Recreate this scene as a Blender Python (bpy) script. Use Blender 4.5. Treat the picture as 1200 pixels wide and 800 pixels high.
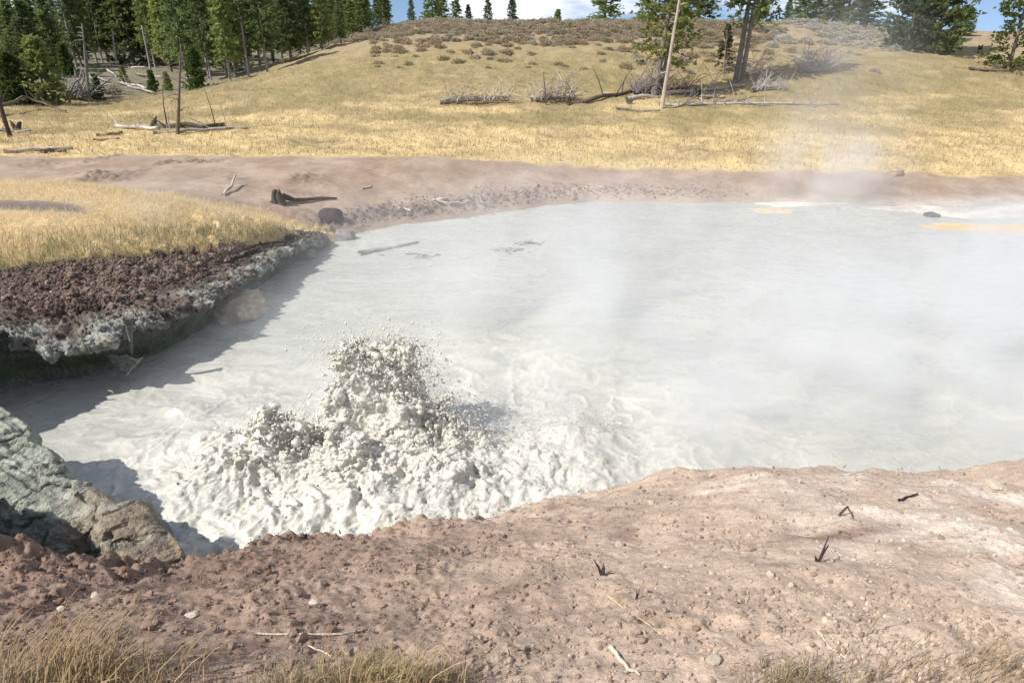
import bpy, math, random
import numpy as np
from mathutils import Vector, Matrix

for o in list(bpy.data.objects):
    bpy.data.objects.remove(o, do_unlink=True)
SC = bpy.context.scene
COL = SC.collection
RNG = np.random.default_rng(7)
random.seed(7)

# ---------------------------------------------------------------- camera
CAM_Z = 6.5
PITCH = math.radians(24.2)
FPX = 800.0                       # focal length in pixels of a 1200 x 800 picture
cd = bpy.data.cameras.new("camera")
cam = bpy.data.objects.new("camera", cd)
COL.objects.link(cam)
cam.location = (0, 0, CAM_Z)
cam.rotation_euler = (math.radians(90) - PITCH, 0, 0)
cd.sensor_width = 36
cd.lens = 24
cd.clip_start = 0.05
cd.clip_end = 3000
SC.camera = cam

# ---------------------------------------------------------------- light
SUN_EL, SUN_ROT = math.radians(46), math.radians(-118)
W = bpy.data.worlds.new("World")
SC.world = W
W.use_nodes = True
wn, wl = W.node_tree.nodes, W.node_tree.links
wn.clear()
sky = wn.new("ShaderNodeTexSky")
sky.sky_type = 'NISHITA'
sky.sun_disc = False
sky.sun_elevation = SUN_EL
sky.sun_rotation = SUN_ROT
sky.altitude = 2300
sky.dust_density = 0.6
tc = wn.new("ShaderNodeTexCoord")
mp = wn.new("ShaderNodeMapping")
mp.inputs['Scale'].default_value = (3.0, 3.0, 9.0)
nz = wn.new("ShaderNodeTexNoise")
nz.inputs['Scale'].default_value = 1.6
nz.inputs['Detail'].default_value = 6
nz.inputs['Roughness'].default_value = 0.55
cr = wn.new("ShaderNodeMapRange")
cr.inputs['From Min'].default_value = 0.47
cr.inputs['From Max'].default_value = 0.60
mx = wn.new("ShaderNodeMix")
mx.data_type = 'RGBA'
mx.inputs['B'].default_value = (8.2, 8.4, 8.8, 1)
bg = wn.new("ShaderNodeBackground")
bg.inputs['Strength'].default_value = 0.10
wo = wn.new("ShaderNodeOutputWorld")
up = wn.new("ShaderNodeVectorMath"); up.operation = 'ADD'
up.inputs[1].default_value = (0, 0, 0.13)
nrm = wn.new("ShaderNodeVectorMath"); nrm.operation = 'NORMALIZE'
wl.new(tc.outputs['Generated'], up.inputs[0])
wl.new(up.outputs['Vector'], nrm.inputs[0])
wl.new(nrm.outputs['Vector'], sky.inputs['Vector'])
wl.new(tc.outputs['Generated'], mp.inputs['Vector'])
wl.new(mp.outputs['Vector'], nz.inputs['Vector'])
wl.new(nz.outputs['Fac'], cr.inputs['Value'])
wl.new(cr.outputs['Result'], mx.inputs['Factor'])
wl.new(sky.outputs['Color'], mx.inputs['A'])
wl.new(mx.outputs['Result'], bg.inputs['Color'])
wl.new(bg.outputs['Background'], wo.inputs['Surface'])

sd_ = bpy.data.lights.new("sun", 'SUN')
sd_.energy = 4.3
sd_.angle = math.radians(0.53)
sd_.color = (1.0, 0.955, 0.88)
sun = bpy.data.objects.new("sun", sd_)
COL.objects.link(sun)
to_sun = Vector((math.sin(SUN_ROT) * math.cos(SUN_EL), math.cos(SUN_ROT) * math.cos(SUN_EL), math.sin(SUN_EL)))
sun.rotation_euler = to_sun.to_track_quat('Z', 'Y').to_euler()
sun.location = to_sun * 60

SC.view_settings.view_transform = 'Standard'
SC.view_settings.look = 'None'
SC.view_settings.gamma = 1
SC.view_settings.exposure = 0.42
SC.render.engine = 'CYCLES'
SC.cycles.use_denoising = True
try:
    SC.cycles.denoiser = 'OPENIMAGEDENOISE'
except Exception:
    pass
SC.cycles.max_bounces = 7
SC.cycles.diffuse_bounces = 3
SC.cycles.glossy_bounces = 2
SC.cycles.transmission_bounces = 3
SC.cycles.volume_bounces = 4
SC.cycles.transparent_max_bounces = 8
SC.cycles.volume_max_steps = 96
SC.cycles.volume_step_rate = 1.0

# ---------------------------------------------------------------- numeric helpers
CP, SP = math.cos(PITCH), math.sin(PITCH)

def pz(px, py, z):
    """point of the plane of height z seen at photo pixel px, py"""
    u, v = (px - 600) / FPX, (400 - py) / FPX
    d = np.array([u, CP + v * SP, -SP + v * CP])
    t = (z - CAM_Z) / d[2]
    return np.array([d[0] * t, d[1] * t, z])

def pY(px, py, Y):
    u, v = (px - 600) / FPX, (400 - py) / FPX
    d = np.array([u, CP + v * SP, -SP + v * CP])
    t = Y / d[1]
    return np.array([d[0] * t, Y, CAM_Z + d[2] * t])

def ss(a, b, x):
    t = np.clip((x - a) / (b - a), 0, 1)
    return t * t * (3 - 2 * t)

def _h(ix, iy, seed):
    h = (ix.astype(np.int64) * 374761393 + iy.astype(np.int64) * 668265263 + seed * 974711) & 0x7fffffff
    h = ((h ^ (h >> 13)) * 1274126177) & 0x7fffffff
    return h ^ (h >> 16)

def perlin(x, y, seed=0):
    x = np.asarray(x, float); y = np.asarray(y, float)
    ix, iy = np.floor(x), np.floor(y)
    fx, fy = x - ix, y - iy
    u, v = fx * fx * fx * (fx * (fx * 6 - 15) + 10), fy * fy * fy * (fy * (fy * 6 - 15) + 10)
    def g(dx, dy):
        a = (_h(ix + dx, iy + dy, seed) % 4096) * (2 * math.pi / 4096)
        return np.cos(a) * (fx - dx) + np.sin(a) * (fy - dy)
    n0 = g(0, 0); n0 = n0 + u * (g(1, 0) - n0)
    n1 = g(0, 1); n1 = n1 + u * (g(1, 1) - n1)
    return (n0 + v * (n1 - n0)) * 1.5

def fbm(x, y, sc, octv=4, seed=0, gain=0.5, billow=False):
    r, a, tot = 0, 1.0, 0
    f = 1.0 / sc
    for i in range(octv):
        n = perlin(x * f + 17.3 * i, y * f - 9.1 * i, seed + i)
        if billow:
            n = np.abs(n) * 2 - 0.6
        r = r + a * n
        tot += a
        a *= gain
        f *= 2.03
    return r / tot

def worley(x, y, sc, seed=0, jitter=1.0):
    """distance to the nearest of jittered cell points (in cells) and that cell's random number"""
    x = x / sc; y = y / sc
    ix, iy = np.floor(x), np.floor(y)
    best = np.full(x.shape, 9.0); rid = np.zeros(x.shape)
    for dx in (-1, 0, 1):
        for dy in (-1, 0, 1):
            h1 = _h(ix + dx, iy + dy, seed)
            px = ix + dx + 0.5 + jitter * ((h1 % 1024) / 1024 - 0.5)
            py = iy + dy + 0.5 + jitter * (((h1 >> 10) % 1024) / 1024 - 0.5)
            d = np.hypot(x - px, y - py)
            m = d < best
            best = np.where(m, d, best)
            rid = np.where(m, ((h1 >> 5) % 997) / 997, rid)
    return best, rid

def perlin3(p, sc, octv=4, seed=0, gain=0.55):
    """cheap 3D noise from three planes of 2D noise"""
    x, y, z = p[:, 0], p[:, 1], p[:, 2]
    r, a, tot, f = 0, 1.0, 0, 1.0 / sc
    for i in range(octv):
        r = r + a * (perlin(x * f + z * f * .37, y * f + z * f * .61, seed + i)
                     + perlin(y * f - x * f * .41, z * f + x * f * .33, seed + 31 + i)
                     + perlin(z * f + y * f * .45, x * f - y * f * .52, seed + 67 + i)) * 0.62
        tot += a; a *= gain; f *= 2.07
    return r / tot

# ---------------------------------------------------------------- object helpers
def tag(o, label=None, cat=None, group=None, kind=None):
    if label: o['label'] = label
    if cat: o['category'] = cat
    if group: o['group'] = group
    if kind: o['kind'] = kind
    return o

def empty(name, loc, label=None, cat=None, group=None):
    o = bpy.data.objects.new(name, None)
    o.empty_display_size = 0.2
    COL.objects.link(o)
    o.location = loc
    return tag(o, label, cat, group)

def np_mesh(name, V, F, cols=None, smooth=True):
    """V (n,3), F (m,k) -> mesh data"""
    me = bpy.data.meshes.new(name)
    V = np.ascontiguousarray(V, dtype=np.float32); F = np.ascontiguousarray(F, dtype=np.int32)
    k = F.shape[1]
    me.vertices.add(len(V)); me.vertices.foreach_set('co', V.ravel())
    me.loops.add(F.size); me.loops.foreach_set('vertex_index', F.ravel())
    me.polygons.add(len(F))
    me.polygons.foreach_set('loop_start', np.arange(0, F.size, k, dtype=np.int32))
    try:
        me.polygons.foreach_set('loop_total', np.full(len(F), k, dtype=np.int32))
    except Exception:
        pass
    me.polygons.foreach_set('use_smooth', np.full(len(F), smooth, dtype=bool))
    if cols is not None:
        c4 = np.ones((len(V), 4), dtype=np.float32); c4[:, :cols.shape[1]] = cols
        at = me.color_attributes.new('col', 'FLOAT_COLOR', 'POINT')
        at.data.foreach_set('color', c4.ravel())
    me.update(calc_edges=True)
    return me

def link(name, me, mat=None, parent=None, loc=None):
    o = bpy.data.objects.new(name, me)
    COL.objects.link(o)
    if mat is not None and not me.materials:
        me.materials.append(mat)
    if parent is not None:
        o.parent = parent
    if loc is not None:
        o.location = loc
    return o

class Geo:
    """collects triangles and quads (all stored as triangles) with a colour per vertex"""
    def __init__(self): self.v, self.f, self.c, self.n = [], [], [], 0
    def add(self, V, F, c=(1, 1, 1)):
        V = np.asarray(V, float); F = np.asarray(F, int)
        if F.shape[1] == 4:
            F = np.vstack([F[:, [0, 1, 2]], F[:, [0, 2, 3]]])
        c = np.asarray(c, float)
        if c.ndim == 1: c = np.tile(c, (len(V), 1))
        self.v.append(V); self.f.append(F + self.n); self.c.append(c); self.n += len(V)
    def tube(self, pts, radii, seg=6, c=(1, 1, 1), wob=0.0):
        pts = np.asarray(pts, float); m = len(pts)
        radii = np.broadcast_to(np.asarray(radii, float), (m,)) if np.ndim(radii) else np.full(m, radii)
        t = np.gradient(pts, axis=0); t /= np.linalg.norm(t, axis=1)[:, None] + 1e-9
        ref = np.array([0, 0, 1.0]) if abs(t[:, 2]).mean() < 0.8 else np.array([1.0, 0, 0])
        a = np.cross(t, ref); a /= np.linalg.norm(a, axis=1)[:, None] + 1e-9
        b = np.cross(t, a)
        ang = np.arange(seg) * 2 * math.pi / seg
        rr = radii[:, None] * (1 + wob * RNG.uniform(-1, 1, (m, seg)))
        V = pts[:, None, :] + rr[:, :, None] * (np.cos(ang)[None, :, None] * a[:, None, :] + np.sin(ang)[None, :, None] * b[:, None, :])
        V = V.reshape(-1, 3)
        F = []
        for i in range(m - 1):
            for j in range(seg):
                j2 = (j + 1) % seg
                F.append((i * seg + j, i * seg + j2, (i + 1) * seg + j2, (i + 1) * seg + j))
        self.add(V, F, c)
        caps = []
        for i in (0, m - 1):
            for j in range(1, seg - 1):
                caps.append((i * seg, i * seg + j, i * seg + j + 1))
        self.f.append(np.array(caps) + self.n - len(V))
    def arrays(self):
        return np.vstack(self.v), np.vstack(self.f), np.vstack(self.c)
    def mesh(self, name, smooth=True):
        V, F, C = self.arrays()
        return np_mesh(name, V, F, C, smooth)
    def build(self, name, mat, parent=None, loc=None, smooth=True):
        return link(name, self.mesh(name, smooth), mat, parent, loc)

def icosphere(sub):
    t = (1 + 5 ** .5) / 2
    V = [(-1, t, 0), (1, t, 0), (-1, -t, 0), (1, -t, 0), (0, -1, t), (0, 1, t), (0, -1, -t), (0, 1, -t), (t, 0, -1), (t, 0, 1), (-t, 0, -1), (-t, 0, 1)]
    V = [np.array(v) / np.linalg.norm(v) for v in V]
    F = [(0, 11, 5), (0, 5, 1), (0, 1, 7), (0, 7, 10), (0, 10, 11), (1, 5, 9), (5, 11, 4), (11, 10, 2), (10, 7, 6), (7, 1, 8), (3, 9, 4), (3, 4, 2), (3, 2, 6), (3, 6, 8), (3, 8, 9), (4, 9, 5), (2, 4, 11), (6, 2, 10), (8, 6, 7), (9, 8, 1)]
    for _ in range(sub):
        mid, NF = {}, []
        def m(a, b):
            k = (min(a, b), max(a, b))
            if k not in mid:
                p = V[a] + V[b]; V.append(p / np.linalg.norm(p)); mid[k] = len(V) - 1
            return mid[k]
        for a, b, c in F:
            x, y, z = m(a, b), m(b, c), m(c, a)
            NF += [(a, x, z), (b, y, x), (c, z, y), (x, y, z)]
        F = NF
    return np.array(V), np.array(F)

ICO = [icosphere(i) for i in range(5)]

def scatter_mesh(proto_v, proto_f, pos, scale, rot=None, cols=None):
    """many transformed copies of one small shape as arrays"""
    n = len(pos); k = len(proto_v)
    V = np.repeat(proto_v[None], n, 0)
    V = V * np.asarray(scale).reshape(n, 1, -1)
    if rot is not None:
        V = np.einsum('nij,nkj->nki', rot, V)
    V = V + np.asarray(pos)[:, None, :]
    F = (proto_f[None] + (np.arange(n) * k)[:, None, None]).reshape(-1, proto_f.shape[1])
    C = None if cols is None else np.repeat(np.asarray(cols)[:, None, :], k, 1).reshape(n * k, -1)
    return V.reshape(-1, 3), F, C

def rand_rot(n):
    q = RNG.normal(size=(n, 4)); q /= np.linalg.norm(q, axis=1)[:, None]
    w, x, y, z = q.T
    return np.stack([np.stack([1 - 2 * (y * y + z * z), 2 * (x * y - z * w), 2 * (x * z + y * w)], 1),
                     np.stack([2 * (x * y + z * w), 1 - 2 * (x * x + z * z), 2 * (y * z - x * w)], 1),
                     np.stack([2 * (x * z - y * w), 2 * (y * z + x * w), 1 - 2 * (x * x + y * y)], 1)], 1)

def remesh(V, F, voxel, smooth=1):
    """one closed skin of even small faces round the given shapes, as arrays"""
    me = np_mesh('tmp', V, F)
    o = link('tmp', me)
    rm = o.modifiers.new('r', 'REMESH'); rm.mode = 'VOXEL'; rm.voxel_size = voxel
    if smooth:
        sm = o.modifiers.new('s', 'SMOOTH'); sm.factor = .5; sm.iterations = smooth
    dg = bpy.context.evaluated_depsgraph_get(); dg.update()
    m2 = o.evaluated_get(dg).to_mesh()
    n = len(m2.vertices)
    co = np.empty(n * 3, np.float32); m2.vertices.foreach_get('co', co)
    no = np.empty(n * 3, np.float32); m2.vertices.foreach_get('normal', no)
    q = np.empty(len(m2.polygons) * 4, np.int32); m2.loops.foreach_get('vertex_index', q)
    bpy.data.objects.remove(o, do_unlink=True); bpy.data.meshes.remove(me)
    return co.reshape(-1, 3).astype(float), q.reshape(-1, 4), no.reshape(-1, 3).astype(float)

def solid_field(X, Y, Z, bottom):
    """closed solid under a height field given on a grid"""
    nr, nc = X.shape; n = nr * nc
    V = np.vstack([np.stack([X, Y, Z], -1).reshape(-1, 3), np.stack([X, Y, np.full_like(Z, bottom)], -1).reshape(-1, 3)])
    idx = np.arange(n).reshape(nr, nc)
    T = np.stack([idx[:-1, :-1], idx[:-1, 1:], idx[1:, 1:], idx[1:, :-1]], -1).reshape(-1, 4)
    ring = np.concatenate([idx[0, :], idx[1:, -1], idx[-1, -2::-1], idx[-2:0:-1, 0]])
    nx = np.roll(ring, -1)
    S = np.stack([ring, ring + n, nx + n, nx], -1)
    return V, np.vstack([T, T[:, ::-1] + n, S])

# ---------------------------------------------------------------- materials
def new_mat(name):
    m = bpy.data.materials.new(name); m.use_nodes = True
    n, l = m.node_tree.nodes, m.node_tree.links
    return m, n, l, n['Principled BSDF']

def earth_mat(name, layers, bump=((40, 0.02), (160, 0.008)), rough=0.95, spec=0.15, tint_random=0.0):
    """colour from the 'col' attribute, broken up by noise layers (scale, low, high)"""
    m, n, l, b = new_mat(name)
    at = n.new('ShaderNodeAttribute'); at.attribute_name = 'col'
    tcn = n.new('ShaderNodeTexCoord')
    cur = at.outputs['Color']
    for sc, lo, hi in layers:
        t = n.new('ShaderNodeTexNoise'); t.inputs['Scale'].default_value = sc
        t.inputs['Detail'].default_value = 5; t.inputs['Roughness'].default_value = 0.62
        l.new(tcn.outputs['Object'], t.inputs['Vector'])
        mr = n.new('ShaderNodeMapRange')
        mr.inputs['From Min'].default_value = 0.3; mr.inputs['From Max'].default_value = 0.7
        mr.inputs['To Min'].default_value = lo; mr.inputs['To Max'].default_value = hi
        l.new(t.outputs['Fac'], mr.inputs['Value'])
        mu = n.new('ShaderNodeVectorMath'); mu.operation = 'SCALE'
        l.new(cur, mu.inputs[0]); l.new(mr.outputs['Result'], mu.inputs['Scale'])
        cur = mu.outputs['Vector']
    if tint_random:
        oi = n.new('ShaderNodeObjectInfo')
        mr = n.new('ShaderNodeMapRange')
        mr.inputs['To Min'].default_value = 1 - tint_random; mr.inputs['To Max'].default_value = 1 + tint_random
        l.new(oi.outputs['Random'], mr.inputs['Value'])
        mu = n.new('ShaderNodeVectorMath'); mu.operation = 'SCALE'
        l.new(cur, mu.inputs[0]); l.new(mr.outputs['Result'], mu.inputs['Scale'])
        cur = mu.outputs['Vector']
    l.new(cur, b.inputs['Base Color'])
    prev = None
    for sc, st in bump:
        t = n.new('ShaderNodeTexNoise'); t.inputs['Scale'].default_value = sc; t.inputs['Detail'].default_value = 4
        l.new(tcn.outputs['Object'], t.inputs['Vector'])
        bp = n.new('ShaderNodeBump'); bp.inputs['Strength'].default_value = 1.0; bp.inputs['Distance'].default_value = st
        l.new(t.outputs['Fac'], bp.inputs['Height'])
        if prev is not None: l.new(prev, bp.inputs['Normal'])
        prev = bp.outputs['Normal']
    if prev is not None: l.new(prev, b.inputs['Normal'])
    b.inputs['Roughness'].default_value = rough
    b.inputs['Specular IOR Level'].default_value = spec
    return m

def leaf_mat(name, transl=0.35, tint_random=0.3):
    m, n, l, b = new_mat(name)
    at = n.new('ShaderNodeAttribute'); at.attribute_name = 'col'
    oi = n.new('ShaderNodeObjectInfo')
    mr = n.new('ShaderNodeMapRange')
    mr.inputs['To Min'].default_value = 1 - tint_random; mr.inputs['To Max'].default_value = 1 + tint_random
    l.new(oi.outputs['Random'], mr.inputs['Value'])
    mu = n.new('ShaderNodeVectorMath'); mu.operation = 'SCALE'
    l.new(at.outputs['Color'], mu.inputs[0]); l.new(mr.outputs['Result'], mu.inputs['Scale'])
    l.new(mu.outputs['Vector'], b.inputs['Base Color'])
    b.inputs['Roughness'].default_value = 0.8
    b.inputs['Specular IOR Level'].default_value = 0.15
    tr = n.new('ShaderNodeBsdfTranslucent')
    l.new(mu.outputs['Vector'], tr.inputs['Color'])
    mix = n.new('ShaderNodeMixShader'); mix.inputs['Fac'].default_value = transl
    l.new(b.outputs['BSDF'], mix.inputs[1]); l.new(tr.outputs['BSDF'], mix.inputs[2])
    l.new(mix.outputs['Shader'], n['Material Output'].inputs['Surface'])
    return m

M_GROUND = earth_mat('ground_soil', [(0.9, 0.86, 1.14), (7, 0.86, 1.14), (38, 0.8, 1.2)], bump=((24, 0.013), (95, 0.005)))
M_CRUST = earth_mat('mineral_crust', [(2.2, 0.75, 1.25), (14, 0.7, 1.25), (60, 0.8, 1.2)], bump=((18, 0.06), (70, 0.02)))
M_ROCK = earth_mat('rock_surface', [(1.7, 0.75, 1.25), (9, 0.75, 1.25), (45, 0.8, 1.2)], bump=((12, 0.05), (55, 0.02)))
M_CLOD = earth_mat('soil_clod', [(3, 0.8, 1.2)], bump=(), tint_random=0.2)
M_WOOD = earth_mat('dead_wood', [(3, 0.75, 1.25), (25, 0.7, 1.25)], bump=((30, 0.02),), rough=0.9, tint_random=0.15)
M_LEAF = leaf_mat('needles', .55)
M_GRASS = leaf_mat('dry_grass', 0.42, 0.12)
M_FROTH = None

def mud_material():
    m, n, l, b = new_mat('milky_mud_water')
    at = n.new('ShaderNodeAttribute'); at.attribute_name = 'col'
    tcn = n.new('ShaderNodeTexCoord')
    sep = n.new('ShaderNodeSeparateColor'); l.new(at.outputs['Color'], sep.inputs['Color'])
    # streaks of foam drawn out by the current
    mpn = n.new('ShaderNodeMapping'); mpn.inputs['Scale'].default_value = (0.55, 1.5, 1); mpn.inputs['Rotation'].default_value = (0, 0, 0.35)
    l.new(tcn.outputs['Object'], mpn.inputs['Vector'])
    t1 = n.new('ShaderNodeTexNoise'); t1.inputs['Scale'].default_value = 1.3; t1.inputs['Detail'].default_value = 9
    t1.inputs['Roughness'].default_value = 0.62; t1.inputs['Distortion'].default_value = 1.1
    l.new(mpn.outputs['Vector'], t1.inputs['Vector'])
    r1 = n.new('ShaderNodeMapRange'); r1.inputs['From Min'].default_value = 0.42; r1.inputs['From Max'].default_value = 0.68
    l.new(t1.outputs['Fac'], r1.inputs['Value'])
    fm = n.new('ShaderNodeMath'); fm.operation = 'MULTIPLY'
    l.new(r1.outputs['Result'], fm.inputs[0]); l.new(sep.outputs['Green'], fm.inputs[1])
    fa = n.new('ShaderNodeMath'); fa.operation = 'MAXIMUM'; fa.use_clamp = True
    l.new(fm.outputs[0], fa.inputs[0]); l.new(sep.outputs['Red'], fa.inputs[1])
    mixc = n.new('ShaderNodeMix'); mixc.data_type = 'RGBA'
    mixc.inputs['A'].default_value = (0.385, 0.387, 0.36, 1)
    mixc.inputs['B'].default_value = (0.61, 0.588, 0.515, 1)
    l.new(fa.outputs[0], mixc.inputs['Factor'])
    t2 = n.new('ShaderNodeTexNoise'); t2.inputs['Scale'].default_value = 0.35; t2.inputs['Detail'].default_value = 3
    l.new(tcn.outputs['Object'], t2.inputs['Vector'])
    r2 = n.new('ShaderNodeMapRange'); r2.inputs['To Min'].default_value = 0.86; r2.inputs['To Max'].default_value = 1.12
    l.new(t2.outputs['Fac'], r2.inputs['Value'])
    mu = n.new('ShaderNodeVectorMath'); mu.operation = 'SCALE'
    l.new(mixc.outputs['Result'], mu.inputs[0]); l.new(r2.outputs['Result'], mu.inputs['Scale'])
    l.new(mu.outputs['Vector'], b.inputs['Base Color'])
    rr = n.new('ShaderNodeMapRange'); rr.inputs['To Min'].default_value = 0.24; rr.inputs['To Max'].default_value = 0.42
    l.new(fa.outputs[0], rr.inputs['Value']); l.new(rr.outputs['Result'], b.inputs['Roughness'])
    b.inputs['Specular IOR Level'].default_value = 0.4
    t3 = n.new('ShaderNodeTexNoise'); t3.inputs['Scale'].default_value = 9; t3.inputs['Detail'].default_value = 6
    l.new(tcn.outputs['Object'], t3.inputs['Vector'])
    bp = n.new('ShaderNodeBump'); bp.inputs['Distance'].default_value = 0.02; bp.inputs['Strength'].default_value = 0.7
    l.new(t3.outputs['Fac'], bp.inputs['Height']); l.new(bp.outputs['Normal'], b.inputs['Normal'])
    return m

def froth_material():
    m, n, l, b = new_mat('churned_mud')
    tcn = n.new('ShaderNodeTexCoord')
    t = n.new('ShaderNodeTexNoise'); t.inputs['Scale'].default_value = 2.0; t.inputs['Detail'].default_value = 5
    l.new(tcn.outputs['Object'], t.inputs['Vector'])
    r = n.new('ShaderNodeMix'); r.data_type = 'RGBA'
    r.inputs['A'].default_value = (0.70, 0.665, 0.555, 1); r.inputs['B'].default_value = (0.80, 0.775, 0.69, 1)
    l.new(t.outputs['Fac'], r.inputs['Factor']); l.new(r.outputs['Result'], b.inputs['Base Color'])
    b.inputs['Roughness'].default_value = 0.5
    b.inputs['Specular IOR Level'].default_value = 0.35
    b.inputs['Subsurface Weight'].default_value = .25; b.inputs['Subsurface Radius'].default_value = (.05, .045, .035); b.inputs['Subsurface Scale'].default_value = 1.0
    t4 = n.new('ShaderNodeTexNoise'); t4.inputs['Scale'].default_value = 26; t4.inputs['Detail'].default_value = 5; t4.inputs['Roughness'].default_value = .65
    l.new(tcn.outputs['Object'], t4.inputs['Vector'])
    bp = n.new('ShaderNodeBump'); bp.inputs['Distance'].default_value = .03
    l.new(t4.outputs['Fac'], bp.inputs['Height']); l.new(bp.outputs['Normal'], b.inputs['Normal'])
    return m

M_MUD = mud_material()
M_FROTH = froth_material()

# ---------------------------------------------------------------- terrain
RIM = [(-10, 6.2, 3.0), (-7.0, 6.0, 2.9), (-6.3, 5.2, 2.6)] + [tuple(pz(px, py, z)) for px, py, z in (  # leading points: unseen bank spur, added to throw shade over the gully
    (0, 642, 2.3), (100, 657, 2.0), (210, 660, 1.5), (260, 652, 1.0), (300, 640, .7), (350, 631, .5), (400, 629, .35), (440, 626, .25),
    (520, 610, .1), (600, 598, .08), (650, 590, .15), (700, 578, .35), (750, 563, .6), (800, 551, .9), (850, 547, 1.1), (950, 548, 1.1),
    (1050, 552, 1.0), (1100, 552, 1.0), (1150, 545, 1.3), (1200, 534, 1.5))] + [(9, 7.6, 1.9), (14, 7.8, 2.1)]
RIM = np.array(sorted(RIM))
YMID = 9.6

SHORE = np.array([(-40, 6.4), (-14, 7.6), (-11.2, 8.9), (-10.5, 10.4), (-10.2, 12.2), (-8.9, 12.75), (-7.9, 14.1), (-7.6, 15.2), (-7.4, 16.5), (-7.25, 18.3), (-6.8, 20.7)]
                 + [tuple(pz(px, py, 0)[:2]) for px, py in ((398, 283), (430, 271), (480, 262), (530, 257), (562, 252), (600, 246), (640, 241), (700, 237),
                                                            (800, 238), (900, 238), (1000, 239), (1075, 242), (1140, 240), (1200, 238))] + [(40, 27), (60, 24)])
SHORE = SHORE[np.argsort(SHORE[:, 0])]

def shore_dist(x, y):
    """signed distance to the far shore, positive on land"""
    d2 = np.full(x.shape, 1e9)
    for (ax, ay), (bx, by) in zip(SHORE[:-1], SHORE[1:]):
        vx, vy = bx - ax, by - ay
        t = np.clip(((x - ax) * vx + (y - ay) * vy) / (vx * vx + vy * vy), 0, 1)
        d2 = np.minimum(d2, (x - ax - t * vx) ** 2 + (y - ay - t * vy) ** 2)
    s = np.sqrt(d2)
    return np.where(y > np.interp(x, SHORE[:, 0], SHORE[:, 1]), s, -s)

def hill(x, y):
    A = 5.1 * ss(-33, -9, x) - .9 * ss(24, 50, x)
    S = ss(34, 84, y)
    return A * S + 0.03 * np.clip(y - 36, 0, 70) - 0.11 * np.clip(y - 86, 0, 90) * ss(-30, -6, x) + 0.03 * np.clip(-x - 30, 0, 60)

def far_base(x, y, s):
    leftness = ss(-5.6, -7.2, x) * ss(22.5, 20, y)
    lip = 0.12 + 1.1 * leftness
    z = lip * ss(0, 0.35, s) + (1.05 - 0.75 * leftness) * ss(0.2, 7.0, s)
    z = z + 1.0 * np.exp(-((x + 15.0) / 8.5) ** 2 - ((y - 20.0) / 4.2) ** 2) * ss(0, 3, s)
    z = z + hill(x, y)
    return np.where(s < 0, np.maximum(-1.2, s * 1.2), z)

def near_base(x, y):
    ry = np.interp(x, RIM[:, 0], RIM[:, 1]); rz = np.interp(x, RIM[:, 0], RIM[:, 2])
    t = (y - 2.6) / (ry - 2.6)
    top = 3.3 + 0.05 * np.sin(x * 0.7)
    zz = np.where(t < 0, top + (2.6 - y) * 0.22, top + (rz - top) * np.clip(t, 0, 1))
    # the ground shoulders over a little before it reaches the rim
    zz = zz + 0.22 * np.sin(np.clip(t, 0, 1) * math.pi) * ss(-8, 2, x)
    over = y - ry
    floor = -1.2 + 1.45 * ss(-3.9, -5.0, x) * ss(8.4, 7.4, y - 0.35 * (-x - 4))
    drop = rz - np.where(over > 0, over * 1.1 + np.minimum(over * 3, .35) * ss(.3, .9, rz), 0)
    return np.where(over > 0, np.maximum(drop, floor), zz), over, ry, rz

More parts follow.
